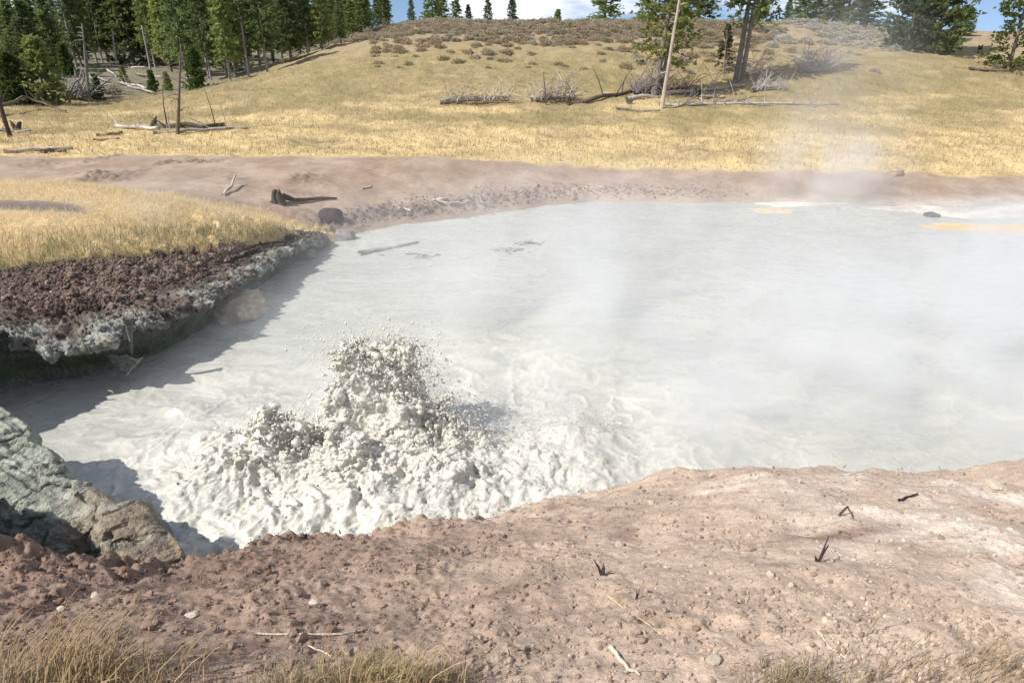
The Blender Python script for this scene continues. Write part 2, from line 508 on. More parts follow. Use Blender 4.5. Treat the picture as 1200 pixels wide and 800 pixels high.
def terrain(x, y):
    """height, colour and signed distance of the land at arrays x, y"""
    x = np.asarray(x, float); y = np.asarray(y, float)
    sh = x.shape; x = x.ravel(); y = y.ravel()
    z = np.zeros(x.shape); col = np.zeros((len(x), 3)); depth = np.zeros(x.shape)
    N = y < YMID
    if N.any():
        xn, yn = x[N], y[N]
        warp = 0.16 * perlin(xn * .9, yn * .9, 5) + 0.07 * perlin(xn * 3, yn * 3, 6)
        zb, over, ry, rz = near_base(xn, yn + warp)
        left = ss(3.0, -3.0, xn)                       # the left half is crumbly, the right half smoother
        rimn = np.exp(-((over + 0.25) / 0.8) ** 2)
        und = 0.09 * fbm(xn, yn, 1.3, 3, 11) + 0.035 * fbm(xn, yn, 0.35, 3, 12)
        w1, r1 = worley(xn + .05 * perlin(xn * 6, yn * 6, 3), yn + .05 * perlin(xn * 6, yn * 6, 4), 0.21, 21)
        w2, r2 = worley(xn, yn, 0.095, 22)
        w3, r3 = worley(xn, yn, 0.05, 23)
        patch = ss(-0.15, 0.4, fbm(xn, yn, 0.8, 3, 14))
        k1 = np.clip(left * 0.75 + 0.1, 0, 1) * (0.15 + 0.85 * rimn) * (r1 > 0.35)
        k2 = np.clip(left * 0.6 + 0.25, 0, 1) * (0.25 + 0.75 * np.maximum(rimn * left, patch)) * (r2 > 0.45)
        k3 = (0.4 + 0.6 * patch) * (r3 > 0.5)
        rough = (.13 * (np.abs(fbm(xn, yn, .22, 4, 16)) ** .7 - .25) * (.07 + .93 * left) * (.35 + .65 * np.maximum(rimn, .6 * patch)))
        rough = rough + (0.15 + .11 * left * rimn) * k1 * np.clip(0.62 - w1, 0, 1) ** 0.6 + 0.055 * k2 * np.clip(0.55 - w2, 0, 1) ** 0.6 + 0.02 * k3 * np.clip(.5 - w3, 0, 1) ** .6
        rough = rough + 0.02 * fbm(xn, yn, 0.11, 3, 15) * (.5 + .8 * left)
        zn = zb + und + rough * ss(-.6, .2, zb)
        # hoof prints and dark hollows on the right slope
        for px, py, r, dd in ((768, 734, .1, .05), (795, 735, .1, .05), (848, 738, .12, .05), (745, 736, .09, .03), (888, 757, .09, .03)):
            c = pz(px, py, 3.0); c = pz(px, py, float(near_base(np.array([c[0]]), np.array([c[1]]))[0][0]))
            d = np.hypot(xn - c[0], (yn - c[1]) * 1.3)
            zn = zn - dd * np.exp(-(d / r) ** 4) + 0.35 * dd * np.exp(-((d - 1.35 * r) / (0.35 * r)) ** 2)
        # albedo: reddish brown on the left, pale buff on the right
        red = np.array((0.238, 0.164, 0.126)); buff = np.array((0.47, 0.362, 0.282)); pale = np.array((0.62, 0.522, 0.435)); dark = np.array((0.135, 0.09, 0.068))
        grey = np.array((0.46, 0.42, 0.37))
        f = ss(-3.7, 2.4, xn + 2.4 * fbm(xn, yn, 1.6, 4, 31))[:, None]
        c = red * (1 - f) + buff * f
        p = (ss(1.2, 4.5, xn + 1.3 * fbm(xn, yn, 1.4, 4, 32)) * ss(0.0, 0.5, 0.22 + fbm(xn, yn, 1.1, 4, 33)) * ss(-.2, -1.2, over))[:, None]
        c = c * (1 - p) + pale * p
        dk = (0.65 * ss(0.15, 0.6, fbm(xn, yn, 0.7, 4, 34)) * ss(4.5, 1.0, xn))[:, None]
        c = c * (1 - dk) + dark * dk
        # damp streak on the right
        a_ = pz(955, 640, 2.6)
        st = np.exp(-((xn - a_[0] - .25) / .7) ** 2 - ((yn - a_[1] - .1 - .22 * (xn - a_[0])) / .12) ** 2)[:, None] * .75
        c = c * (1 - st) + np.array((.17, .105, .075)) * st
        # wet grey margin where the bank slides into the water
        wet = (ss(.55, .1, zb + .15 * fbm(xn, yn, .5, 3, 35)) * ss(-4.2, -2.8, xn))[:, None] * .8
        c = c * (1 - wet) + grey * wet
        gul = (ss(-3.6, -4.4, xn) * ss(0.05, .6, over))[:, None]
        c = c * (1 - gul) + np.array((.19, .205, .215)) * gul
        c = c * (1 - .25 * np.clip(r3 - .5, 0, 1) * k3)[:, None]
        z[N] = zn; col[N] = c; depth[N] = over
    Fm = ~N
    if Fm.any():
        xf, yf = x[Fm], y[Fm]
        s = shore_dist(xf + .25 * perlin(xf * .6, yf * .6, 41) + .1 * perlin(xf * 2, yf * 2, 42), yf + .3 * perlin(xf * .6, yf * .6, 43))
        zb = far_base(xf, yf, s)
        land = ss(0, .6, s)
        w1, r1 = worley(xf, yf, 0.3, 51)
        leftb = ss(-5, -7, xf) * ss(22, 17, yf)
        rub = np.exp(-((s - 1.1) / 1.0) ** 2) * ss(9, 2, xf) * ss(36, 30, yf)
        rub = np.maximum(rub, .8 * ss(0.1, .5, fbm(xf, yf, 3, 3, 52)) * ss(-4, -8, xf) * ss(25, 27, yf) * ss(36, 33, yf))
        rub = np.maximum(rub, .45 * leftb * ss(4.5, 2, s))
        tus = ss(60, 40, yf)
        zf = zb + land * (0.12 * fbm(xf, yf, 3.2, 3, 53) + .05 * fbm(xf, yf, .8, 3, 54) + rub * (.26 * (r1 > .3) * np.clip(.7 - w1, 0, 1) ** .6 + .10 * fbm(xf, yf, .25, 3, 55)))
        zf = zf + ss(33.5, 36, yf) * (.14 * fbm(xf, yf, 1.1, 3, 56) + .5 * fbm(xf, yf, 9, 3, 57) * ss(40, 55, yf))
        # albedo
        soil = np.array((0.305, 0.222, 0.165)); soil2 = np.array((0.375, 0.288, 0.222)); red = np.array((0.10, 0.074, 0.061))
        gold = np.array((0.55, 0.42, 0.22)); tan = np.array((0.33, 0.255, 0.14)); olive = np.array((0.25, 0.205, 0.10)); dust = np.array((0.32, 0.25, 0.17))
        n1 = fbm(xf, yf, 2.5, 4, 61); n2 = fbm(xf, yf, 0.7, 4, 62)
        k = ss(-.3, .35, n1)[:, None]
        c = soil * (1 - k) + soil2 * k
        k = (rub * ss(6, -6, xf) * .9)[:, None]
        c = c * (1 - k) + np.array((.16, .12, .095)) * k
        k = (leftb * ss(.3, 2.0, s + .6 * n2))[:, None]
        c = c * (1 - k) + red * k
        k = (leftb * ss(.1, .5, n2))[:, None] * .5
        c = c * (1 - k) + np.array((.22, .19, .165)) * k
        # pale mineral margin along the far shore, right of the middle
        k = (ss(8, 13, xf + n1) * ss(1.5, .2, s + .5 * n2))[:, None] * .55
        c = c * (1 - k) + np.array((.52, .46, .40)) * k
        # dry grass mound on the left
        gm = grass_mound(xf, yf)[:, None]
        c = c * (1 - gm) + gold * gm
        # meadow
        ed = meadow(xf, yf)[:, None]
        ge = ss(-.25, .35, fbm(xf * .5, yf, 3, 4, 63) + .35 - .045 * np.maximum(yf - 37, 0))[:, None]
        g = gold * ge + tan * (1 - ge)
        olp = (ss(38, 44, yf) * ss(66, 52, yf) * ss(-.05, .35, fbm(xf * .6, yf, 5, 4, 66) + .1))[:, None] * .75
        g = g * (1 - olp) + olive * olp
        up = (ss(42, 58, yf) * ss(-.25, .3, n1 + .5 * n2))[:, None] * .8
        g = g * (1 - up) + olive * up
        cr_ = (ss(58, 76, yf) * ss(-26, -12, xf) * ss(.55, .0, n2))[:, None]
        g = g * (1 - cr_) + dust * cr_
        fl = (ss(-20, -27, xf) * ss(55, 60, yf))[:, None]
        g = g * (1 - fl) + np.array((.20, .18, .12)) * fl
        c = c * (1 - ed) + g * ed
        z[Fm] = zf; col[Fm] = c; depth[Fm] = -s
    return z.reshape(sh), col.reshape(sh + (3,)), depth.reshape(sh)

def meadow_edge(x):
    return np.interp(x, (-60, -27, -10, 0, 8, 16, 24, 40), (33.2, 33.6, 33.4, 33.2, 32.6, 32.2, 31.6, 31.5))

def meadow(x, y):
    return ss(-.25, .25, y - meadow_edge(x) - .5 * fbm(x, y, 1.6, 3, 71))

def grass_mound(x, y):
    # upper and lower edge of the golden patch, taken down to the ground
    hi = np.interp(x, (-40, -16, -12, -9, -7.0), (24, 22.4, 23.2, 24.0, 23.4)); lo = np.interp(x, (-40, -13, -10, -8.4, -7.2, -6.6), (14.0, 14.4, 15.9, 17.2, 18.8, 21.6))
    n = .5 * fbm(x, y, 1.2, 3, 72)
    bare = ss(.35, .7, np.exp(-((x + 13.3) / 2.2) ** 2 - ((y - 18.3) / .5) ** 2) + .3 * n)
    return ss(-.3, .4, y - lo + n) * ss(.5, -.5, y - hi + n) * ss(-6.0, -6.6, x) * (1 - bare)

def ground_z(x, y):
    return float(terrain(np.array([x]), np.array([y]))[0][0])

def on_ground(px, py, sink=0.0):
    """where the sight line through a photo pixel meets the land"""
    u, v = (px - 600) / FPX, (400 - py) / FPX
    d = np.array([u, CP + v * SP, -SP + v * CP])
    t = np.concatenate([np.linspace(2.5, 14, 240), np.linspace(14, 150, 700)])
    P = np.array([0, 0, CAM_Z]) + d[None] * t[:, None]
    g = terrain(P[:, 0], P[:, 1])[0]
    k = np.argmax(P[:, 2] <= g)
    if P[k, 2] > g[k]: k = len(t) - 1
    p = P[k].copy()
    p[2] = ground_z(p[0], p[1]) - sink
    return p

def grid_faces(nr, nc, keep):
    idx = np.arange(nr * nc).reshape(nr, nc)
    F = np.stack([idx[:-1, :-1], idx[:-1, 1:], idx[1:, 1:], idx[1:, :-1]], -1).reshape(-1, 4)
    return F[keep.ravel()]

def compact(V, F, *extra):
    used = np.zeros(len(V), bool); used[F.ravel()] = True
    m = np.cumsum(used) - 1
    return (V[used], m[F]) + tuple(e[used] for e in extra)

def fan_grid(rows, ncol_in, ncol_out, k_out=2.6):
    s = np.concatenate([-np.geomspace(k_out, 1.06, ncol_out), np.linspace(-1.05, 1.05, ncol_in), np.geomspace(1.06, k_out, ncol_out)])
    return s[None, :] * (2.3 + 0.70 * rows[:, None]), np.repeat(rows[:, None], len(s), 1)

rows = np.concatenate([np.linspace(-6, 1.6, 14), np.arange(1.7, 9.5, .021), np.arange(9.5, 32, .085), np.arange(32, 60, .17), np.arange(60, 112, .4), np.geomspace(112, 900, 26)])
X, Y = fan_grid(rows, 600, 34)
Z, C, D = terrain(X, Y)
deep = (Z < -0.75)
keep = ~(deep[:-1, :-1] & deep[1:, 1:] & deep[1:, :-1] & deep[:-1, 1:])
V = np.stack([X, Y, Z], -1).reshape(-1, 3)
V, F, Cc = compact(V, grid_faces(*X.shape, keep), C.reshape(-1, 3))
ground = link('ground', np_mesh('ground', V, F, Cc), M_GROUND)
tag(ground, kind='structure')

# ---------------------------------------------------------------- pool
LUMPS = [  # x, y, height, radius across, radius deep, sharpness
    (-2.75, 10.4, 1.62, .36, .42, 3.5), (-2.3, 10.5, 1.62, .48, .42, 3.5), (-1.92, 10.4, 1.70, .30, .40, 3.5), (-2.35, 10.1, 1.25, .78, .5, 3.0), (-1.85, 9.9, .95, .62, .5, 2.4), (-2.9, 10.0, .95, .55, .5, 2.2),
    (-3.75, 9.35, 1.0, .55, .45, 2.6), (-3.2, 9.7, .75, .7, .5, 2.0), (-4.4, 8.95, .55, .75, .6, 2.0), (-2.6, 9.2, .60, 1.2, .7, 2.0), (-4.9, 8.6, .3, .9, .6, 2.0),
    (-1.0, 9.9, .50, .6, .35, 2.2), (-1.0, 8.9, .42, .9, .7, 2.0), (-2.2, 8.4, .3, 1.6, .7, 2.0), (-3.7, 8.0, .25, 1.1, .6, 2.0),
    (.5, 9.3, .28, .9, .6, 2.0), (1.15, 10.5, .34, .55, .45, 2.0), (.1, 8.7, .22, .9, .5, 2.0), (-5.6, 10.1, .16, 1.0, .3, 2.0), (-6.2, 11.2, .16, .5, .3, 2.0), (1.2, 9.4, .2, .6, .4, 2)]

def pool_height(x, y):
    acc = np.zeros(x.shape)
    wx = x + .16 * perlin(x * 1.7, y * 1.7, 201) + .06 * perlin(x * 5, y * 5, 202)
    wy = y + .16 * perlin(x * 1.7, y * 1.7, 203) + .06 * perlin(x * 5, y * 5, 204)
    for cx, cy, h, rx, ry, p in LUMPS:
        r = np.sqrt(((wx - cx) / rx) ** 2 + ((wy - cy) / ry) ** 2)
        acc = acc + (h * np.exp(-r ** p)) ** 5
    mound = acc ** .2
    turb = np.exp(-(np.maximum(np.sqrt(((x + 2.3) / 1.35) ** 2 + (y - 9.2) ** 2) - 1.0, 0) / 1.5) ** 2)
    turb2 = np.exp(-(np.maximum(np.sqrt(((x + 1.2) / 1.7) ** 2 + ((y - 10.2) / 1.2) ** 2) - 1.5, 0) / 2.6) ** 2)
    far = .55 * np.exp(-((x - 8) / 6) ** 2 - ((y - 15) / 4.5) ** 2)
    # foam drawn out in ropes and swirls away from the eruption
    qx = x + .9 * fbm(x, y, 2.4, 3, 221) + .22 * fbm(x, y, .6, 3, 222); qy = y + .9 * fbm(x, y, 2.4, 3, 223) + .22 * fbm(x, y, .6, 3, 224)
    ang = np.arctan2(y - 9.6, x + 2.2); rad = np.hypot(y - 9.6, x + 2.2)
    rope = np.clip(1 - 3.2 * np.abs(fbm(qx, qy * 1.25, .85, 4, 225, .55)), 0, 1)
    rope2 = np.clip(1 - 3.0 * np.abs(fbm(qx, qy, .32, 4, 226, .55)), 0, 1)
    pat = ss(-.12, .38, fbm(qx, qy * 1.3, 1.9, 4, 227))
    reg = np.maximum(np.maximum(turb2, far), .26 + .12 * perlin(x * .25, y * .3, 231))
    web = np.clip(.75 * rope * rope + .5 * rope2 * pat, 0, 1)
    bil = fbm(wx, wy, .55, 6, 210, .58, billow=True)
    z = mound * (1 + .12 * bil) + turb * (.22 + .1 * mound) * (bil + .1) + reg * (.055 * web + .07 * fbm(qx, qy, 1.5, 3, 228)) * (1 - .5 * turb) + .010 * fbm(x, y, .8, 4, 229)
    return z, mound, turb, reg, bil, np.clip(reg * (.15 + .95 * web + .35 * pat), 0, 1)

BX0, BX1, BY0, BY1 = -6.4, 2.6, 7.05, 12.0            # the churning part has a finer skin of its own
def inset(x, y, d):
    return np.minimum(np.minimum(x - BX0, BX1 - x), np.minimum(y - BY0, BY1 - y)) > d

rows = np.concatenate([np.arange(5.4, 12.2, .03), np.arange(12.2, 34, .085)])
X, Y = fan_grid(rows, 560, 24, 2.2)
Zw, mound, turb, reg, bil, fo = pool_height(X, Y)
T = terrain(X, Y)[0]
dry = (T > Zw + 0.35) | inset(X, Y, .22)
keep = ~(dry[:-1, :-1] & dry[1:, 1:] & dry[1:, :-1] & dry[:-1, 1:])
Zm = np.where(inset(X, Y, .2), Zw - .06, Zw)
Cw = np.stack([fo, .22 + .5 * reg + .2 * ss(26, 14, Y), turb], -1).reshape(-1, 3)
Vw, Fw, Cw = compact(np.stack([X, Y, Zm], -1).reshape(-1, 3), grid_faces(*X.shape, keep), Cw)
water = link('pool_water', np_mesh('pool_water', Vw, Fw, Cw), M_MUD)
tag(water, kind='structure')

def churn():
    gx, gy = np.meshgrid(np.arange(BX0, BX1, .03), np.arange(BY0, BY1, .03))
    gz = pool_height(gx, gy)[0]
    V, F = solid_field(gx, gy, gz, -.5)
    F = np.vstack([F[:, [0, 1, 2]], F[:, [0, 2, 3]]])
    # lumps heaved up along the crest and tongues of mud flung out of it
    n = 1700
    x = RNG.uniform(-5.2, 1.6, n); y = RNG.uniform(7.6, 11.3, n)
    z, mo, tu, _, bi, _ = pool_height(x, y)
    ok = RNG.uniform(0, 1, n) < np.clip(.55 * mo - .12, 0, .8) * tu
    x, y, z, mo = x[ok], y[ok], z[ok], mo[ok]; m = len(x)
    r = (RNG.gamma(2.2, .014, m) + .016) * (1 - .4 * ss(.8, 1.4, mo))
    pv, pf = ICO[1]
    A = scatter_mesh(pv, pf, np.stack([x, y, z - r * .2 + RNG.exponential(.05, m) * mo], 1), r[:, None] * RNG.uniform(.6, 1.6, (m, 3)), rand_rot(m))
    k = 900
    src = RNG.integers(0, 6, k)
    cx = np.array([-2.75, -2.3, -1.92, -1.2, -1.75, -3.75])[src] + RNG.normal(0, .24, k); cy = np.array([10.35, 10.4, 10.35, 10.0, 10.2, 9.4])[src] + RNG.normal(0, .22, k)
    cz = pool_height(cx, cy)[0]
    P, S = [], []
    for i in range(k):
        d = np.array([RNG.normal(.15, .6), RNG.normal(-.05, .45), RNG.uniform(.3, 1.2)]); L = RNG.uniform(.08, .34); r0 = RNG.uniform(.011, .028)
        for j in range(9):
            f = j / 8
            P.append((cx[i] + d[0] * L * f, cy[i] + d[1] * L * f, cz[i] + d[2] * L * f - .4 * L * f * f - .02)); S.append(r0 * (1 - .6 * f) * RNG.uniform(.7, 1.3))
    B = scatter_mesh(pv, pf, np.array(P), np.array(S)[:, None] * np.ones((1, 3)))
    nV = len(V)
    co, q, no = remesh(np.vstack([V, A[0], B[0]]), np.vstack([F, A[1] + nV, B[1] + nV + len(A[0])]), .0155, 1)
    # tear it: noise in space, stronger where it is thrown up
    edge = np.minimum(np.minimum(co[:, 0] - BX0, BX1 - co[:, 0]), np.minimum(co[:, 1] - BY0, BY1 - co[:, 1]))
    _, mo, tu, rg, bi, fo = pool_height(co[:, 0], co[:, 1])
    a = ss(.1, .6, edge) * np.clip(tu * (.34 + .46 * ss(.05, .7, np.maximum(mo, co[:, 2]))), 0, 1)
    p = co + .10 * np.stack([perlin3(co, .33, 3, 265 + j) for j in range(3)], 1)
    rid = lambda sc, sd, o_: np.abs(perlin3(p, sc, o_, sd)) - .22
    pz_ = p * np.array([1, 1, .5])
    a = a * (.45 + .55 * ss(7.9, 9.0, co[:, 1] + .35 * perlin3(co, .6, 2, 283)))
    disp = .15 * perlin3(p, .42, 3, 271) - .15 * rid(.22, 273, 2) - .085 * (np.abs(perlin3(pz_, .10, 3, 275)) - .22) - .035 * (np.abs(perlin3(pz_, .042, 2, 277)) - .22)
    co2 = co + no * (a * disp)[:, None]
    co2[:, 2] -= .05 * ss(.13, .05, edge)
    keepf = (co[q].min(1)[:, 2] > -.42) & (edge[q].min(1) > .02)
    brown = ss(.05, .4, perlin3(co, .5, 3, 281)) * a
    fo = np.clip(np.maximum(fo, (.15 + .95 * a + .25 * perlin3(co, .3, 3, 285)) * ss(.15, .9, edge)) - .3 * brown, 0, 1)
    C = np.stack([fo, .22 + .5 * rg + .2 * ss(26, 14, co[:, 1]), a], -1)
    V2, F2, C2 = compact(co2, q[keepf], C)
    tag(link('churning_mud', np_mesh('churning_mud', V2, F2, C2), M_MUD), kind='structure')
    return co2, no, a
CH_CO, CH_NO, CH_A = churn()

# drops and shreds of mud, on the skin of the eruption and in the air round it
OCT_V = np.array([(1, 0, 0), (-1, 0, 0), (0, 1, 0), (0, -1, 0), (0, 0, 1), (0, 0, -1.0)])
OCT_F = np.array([(0, 2, 4), (2, 1, 4), (1, 3, 4), (3, 0, 4), (2, 0, 5), (1, 2, 5), (3, 1, 5), (0, 3, 5)])
def spray():
    w = np.clip(CH_A, 0, 1) ** 2 * (.35 + .5 * np.clip(CH_CO[:, 2], 0, 1)); w = w / w.sum()
    i = RNG.choice(len(w), 3800, p=w)
    pos = CH_CO[i] + CH_NO[i] * RNG.exponential(.022, len(i))[:, None] + RNG.normal(0, .012, (len(i), 3))
    r = RNG.gamma(2.0, .0040, len(i)) + .004
    A = scatter_mesh(OCT_V, OCT_F, pos, r[:, None] * RNG.uniform(.6, 1.7, (len(i), 3)), rand_rot(len(i)))
    k = 9000
    src = RNG.choice(7, k, p=(.16, .2, .2, .16, .1, .1, .08))
    cx = np.array([-2.75, -2.0, -1.7, -1.3, -3.7, -.9, 1.1])[src]; cz = np.array([1.55, 1.7, 1.2, .7, .8, .5, .35])[src]; sx = np.array([.35, .4, .28, .4, .45, .5, .4])[src]
    cy = np.array([10.4, 10.4, 10.3, 10.2, 9.35, 9.8, 10.5])[src]; sz = np.array([.24, .26, .3, .3, .2, .18, .12])[src]
    pos = np.stack([cx + RNG.normal(0, 1, k) * sx, cy + RNG.normal(0, .3, k), cz + RNG.normal(0, 1, k) * sz], 1)
    pos = pos[pos[:, 2] > pool_height(pos[:, 0], pos[:, 1])[0]]; k = len(pos)
    r = RNG.gamma(1.8, .0030, k) + .0025
    B = scatter_mesh(OCT_V, OCT_F, pos, np.stack([r, r, r * RNG.uniform(1, 2.5, k)], 1), rand_rot(k))
    tag(link('mud_spray', np_mesh('mud_spray', np.vstack([A[0], B[0]]), np.vstack([A[1], B[1] + len(A[0])])), M_FROTH), kind='stuff')
spray()

# ---------------------------------------------------------------- undercut left bank with its crusted lip
def left_bank():
    path = np.array([(-24, 6.8), (-14, 7.6), (-11.2, 8.9), (-10.5, 10.4), (-10.2, 12.2), (-9.6, 12.55), (-8.9, 12.75), (-8.3, 13.4), (-7.85, 14.2), (-7.6, 15.2), (-7.4, 16.5), (-7.25, 18.3), (-6.8, 20.7), (-6.2, 22.4)])
    ovh = np.array([.5, .6, .7, .8, .95, 1.05, 1.15, 1.05, .95, .8, .75, .6, .45, .1])
    lip = np.array([2.2, 2.4, 2.5, 2.3, 1.45, 1.28, 1.25, 1.22, 1.15, 1.1, 1.0, .9, .7, .35])  # leading stretch of bank is unseen, raised to throw shade on the water
    seg = np.r_[0, np.cumsum(np.hypot(*np.diff(path, axis=0).T))]
    nu, nv = 780, 130
    u = np.concatenate([np.linspace(0, seg[3], 60, endpoint=False), np.linspace(seg[3], seg[-1], nu - 60)])
    x = np.interp(u, seg, path[:, 0]); y = np.interp(u, seg, path[:, 1])
    ker = np.ones(41) / 41
    xs = np.convolve(np.pad(x, 20, mode='edge'), ker, 'valid'); ys = np.convolve(np.pad(y, 20, mode='edge'), ker, 'valid')
    tx, ty = np.gradient(xs), np.gradient(ys)
    ln = np.hypot(tx, ty); nx, ny = ty / ln, -tx / ln            # towards the water
    O = np.interp(u, seg, ovh) * (1 + .34 * perlin(u * .8, u * 0, 301) + .34 * perlin(u * 2.1, u * 0, 302) + .2 * perlin(u * 7, u * 0, 303))
    Lz = np.interp(u, seg, lip) + .08 * perlin(u * .9, u * 0 + 3, 304) + .07 * perlin(u * 2.6, u * 0 + 3, 305)
    prof_t = np.array([0, .18, .38, .5, .56, .62, .72, .86, 1.0])
    v = np.linspace(0, 1, nv)
    V = np.zeros((nu, nv, 3))
    zero = np.zeros(nu)
    ter_in = terrain(xs - nx * 1.7, ys - ny * 1.7)[0]
    dk = np.stack([zero - 1.7, zero - .9, zero + .0, O * .85, O, O * .9, O * .35 + .1, zero + .12, zero + .12], 1)
    zk = np.stack([ter_in - .12, (ter_in + Lz) / 2 + .04, Lz + .05, Lz - .02, Lz - .10, Lz - .26, Lz * .62, Lz * .2, zero - .4], 1)
    for i in range(nu):
        d = np.interp(v, prof_t, dk[i]); z = np.interp(v, prof_t, zk[i])
        V[i, :, 0] = xs[i] + nx[i] * d; V[i, :, 1] = ys[i] + ny[i] * d; V[i, :, 2] = z
    P = V.reshape(-1, 3)
    vv = np.tile(v, nu)
    amp = ss(0.02, .15, vv) * (1 - .55 * ss(.62, .75, vv))
    n_ = perlin3(P, .45, 5, 310) * .15 + np.abs(perlin3(P, .13, 3, 320)) * .20 - .06 + .10 * (np.abs(perlin3(P, .055, 2, 325)) - .2)
    fringe = np.exp(-((vv - .57) / .07) ** 2)
    P[:, 0] += np.repeat(nx, nv) * n_ * amp * .8; P[:, 1] += np.repeat(ny, nv) * n_ * amp * .8
    P[:, 2] += n_ * amp * .7 - fringe * .34 * np.maximum(perlin3(P * [1, 1, .3], .22, 3, 330), 0)
    k = (ss(.36, .54, vv + .2 * perlin3(P, .8, 4, 340)) * ss(-.45, .15, perlin3(P, .5, 3, 342)))[:, None]
    n2 = ss(-.3, .4, perlin3(P, .35, 4, 350))[:, None]
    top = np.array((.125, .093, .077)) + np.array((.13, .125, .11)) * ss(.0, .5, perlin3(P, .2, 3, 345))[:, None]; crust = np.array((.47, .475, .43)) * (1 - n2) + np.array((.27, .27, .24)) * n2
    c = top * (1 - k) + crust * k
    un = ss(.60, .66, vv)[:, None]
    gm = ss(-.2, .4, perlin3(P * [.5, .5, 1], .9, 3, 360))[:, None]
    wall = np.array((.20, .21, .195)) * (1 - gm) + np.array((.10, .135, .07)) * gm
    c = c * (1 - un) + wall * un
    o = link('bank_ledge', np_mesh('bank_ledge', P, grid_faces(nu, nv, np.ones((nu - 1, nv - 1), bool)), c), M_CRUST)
    tag(o, kind='structure')
left_bank()

# ---------------------------------------------------------------- rocks
def blob_rock(name, loc, size, mat, base, seed, rot=0, sub=4, rough=.25, fine=.08, flat=0, col2=None):
    v, f = ICO[sub]
    p = v.copy()
    q = p + seed * 1.7
    p = np.sign(p) * np.abs(p) ** .8
    p = p * (1 + rough * perlin3(q, .9, 3, seed) + fine * perlin3(q, .25, 3, seed + 9))[:, None]
    p = p * np.asarray(size)
    c, s = math.cos(rot), math.sin(rot)
    p = np.stack([p[:, 0] * c - p[:, 1] * s, p[:, 0] * s + p[:, 1] * c, p[:, 2]], 1)
    cc = np.tile(np.array(base, float), (len(p), 1))
    if col2 is not None:
        k = ss(-.2, .3, perlin3(q, .5, 3, seed + 4))[:, None]
        cc = cc * (1 - k) + np.array(col2) * k
    return link(name, np_mesh(name, p, f, cc), mat, None, loc)

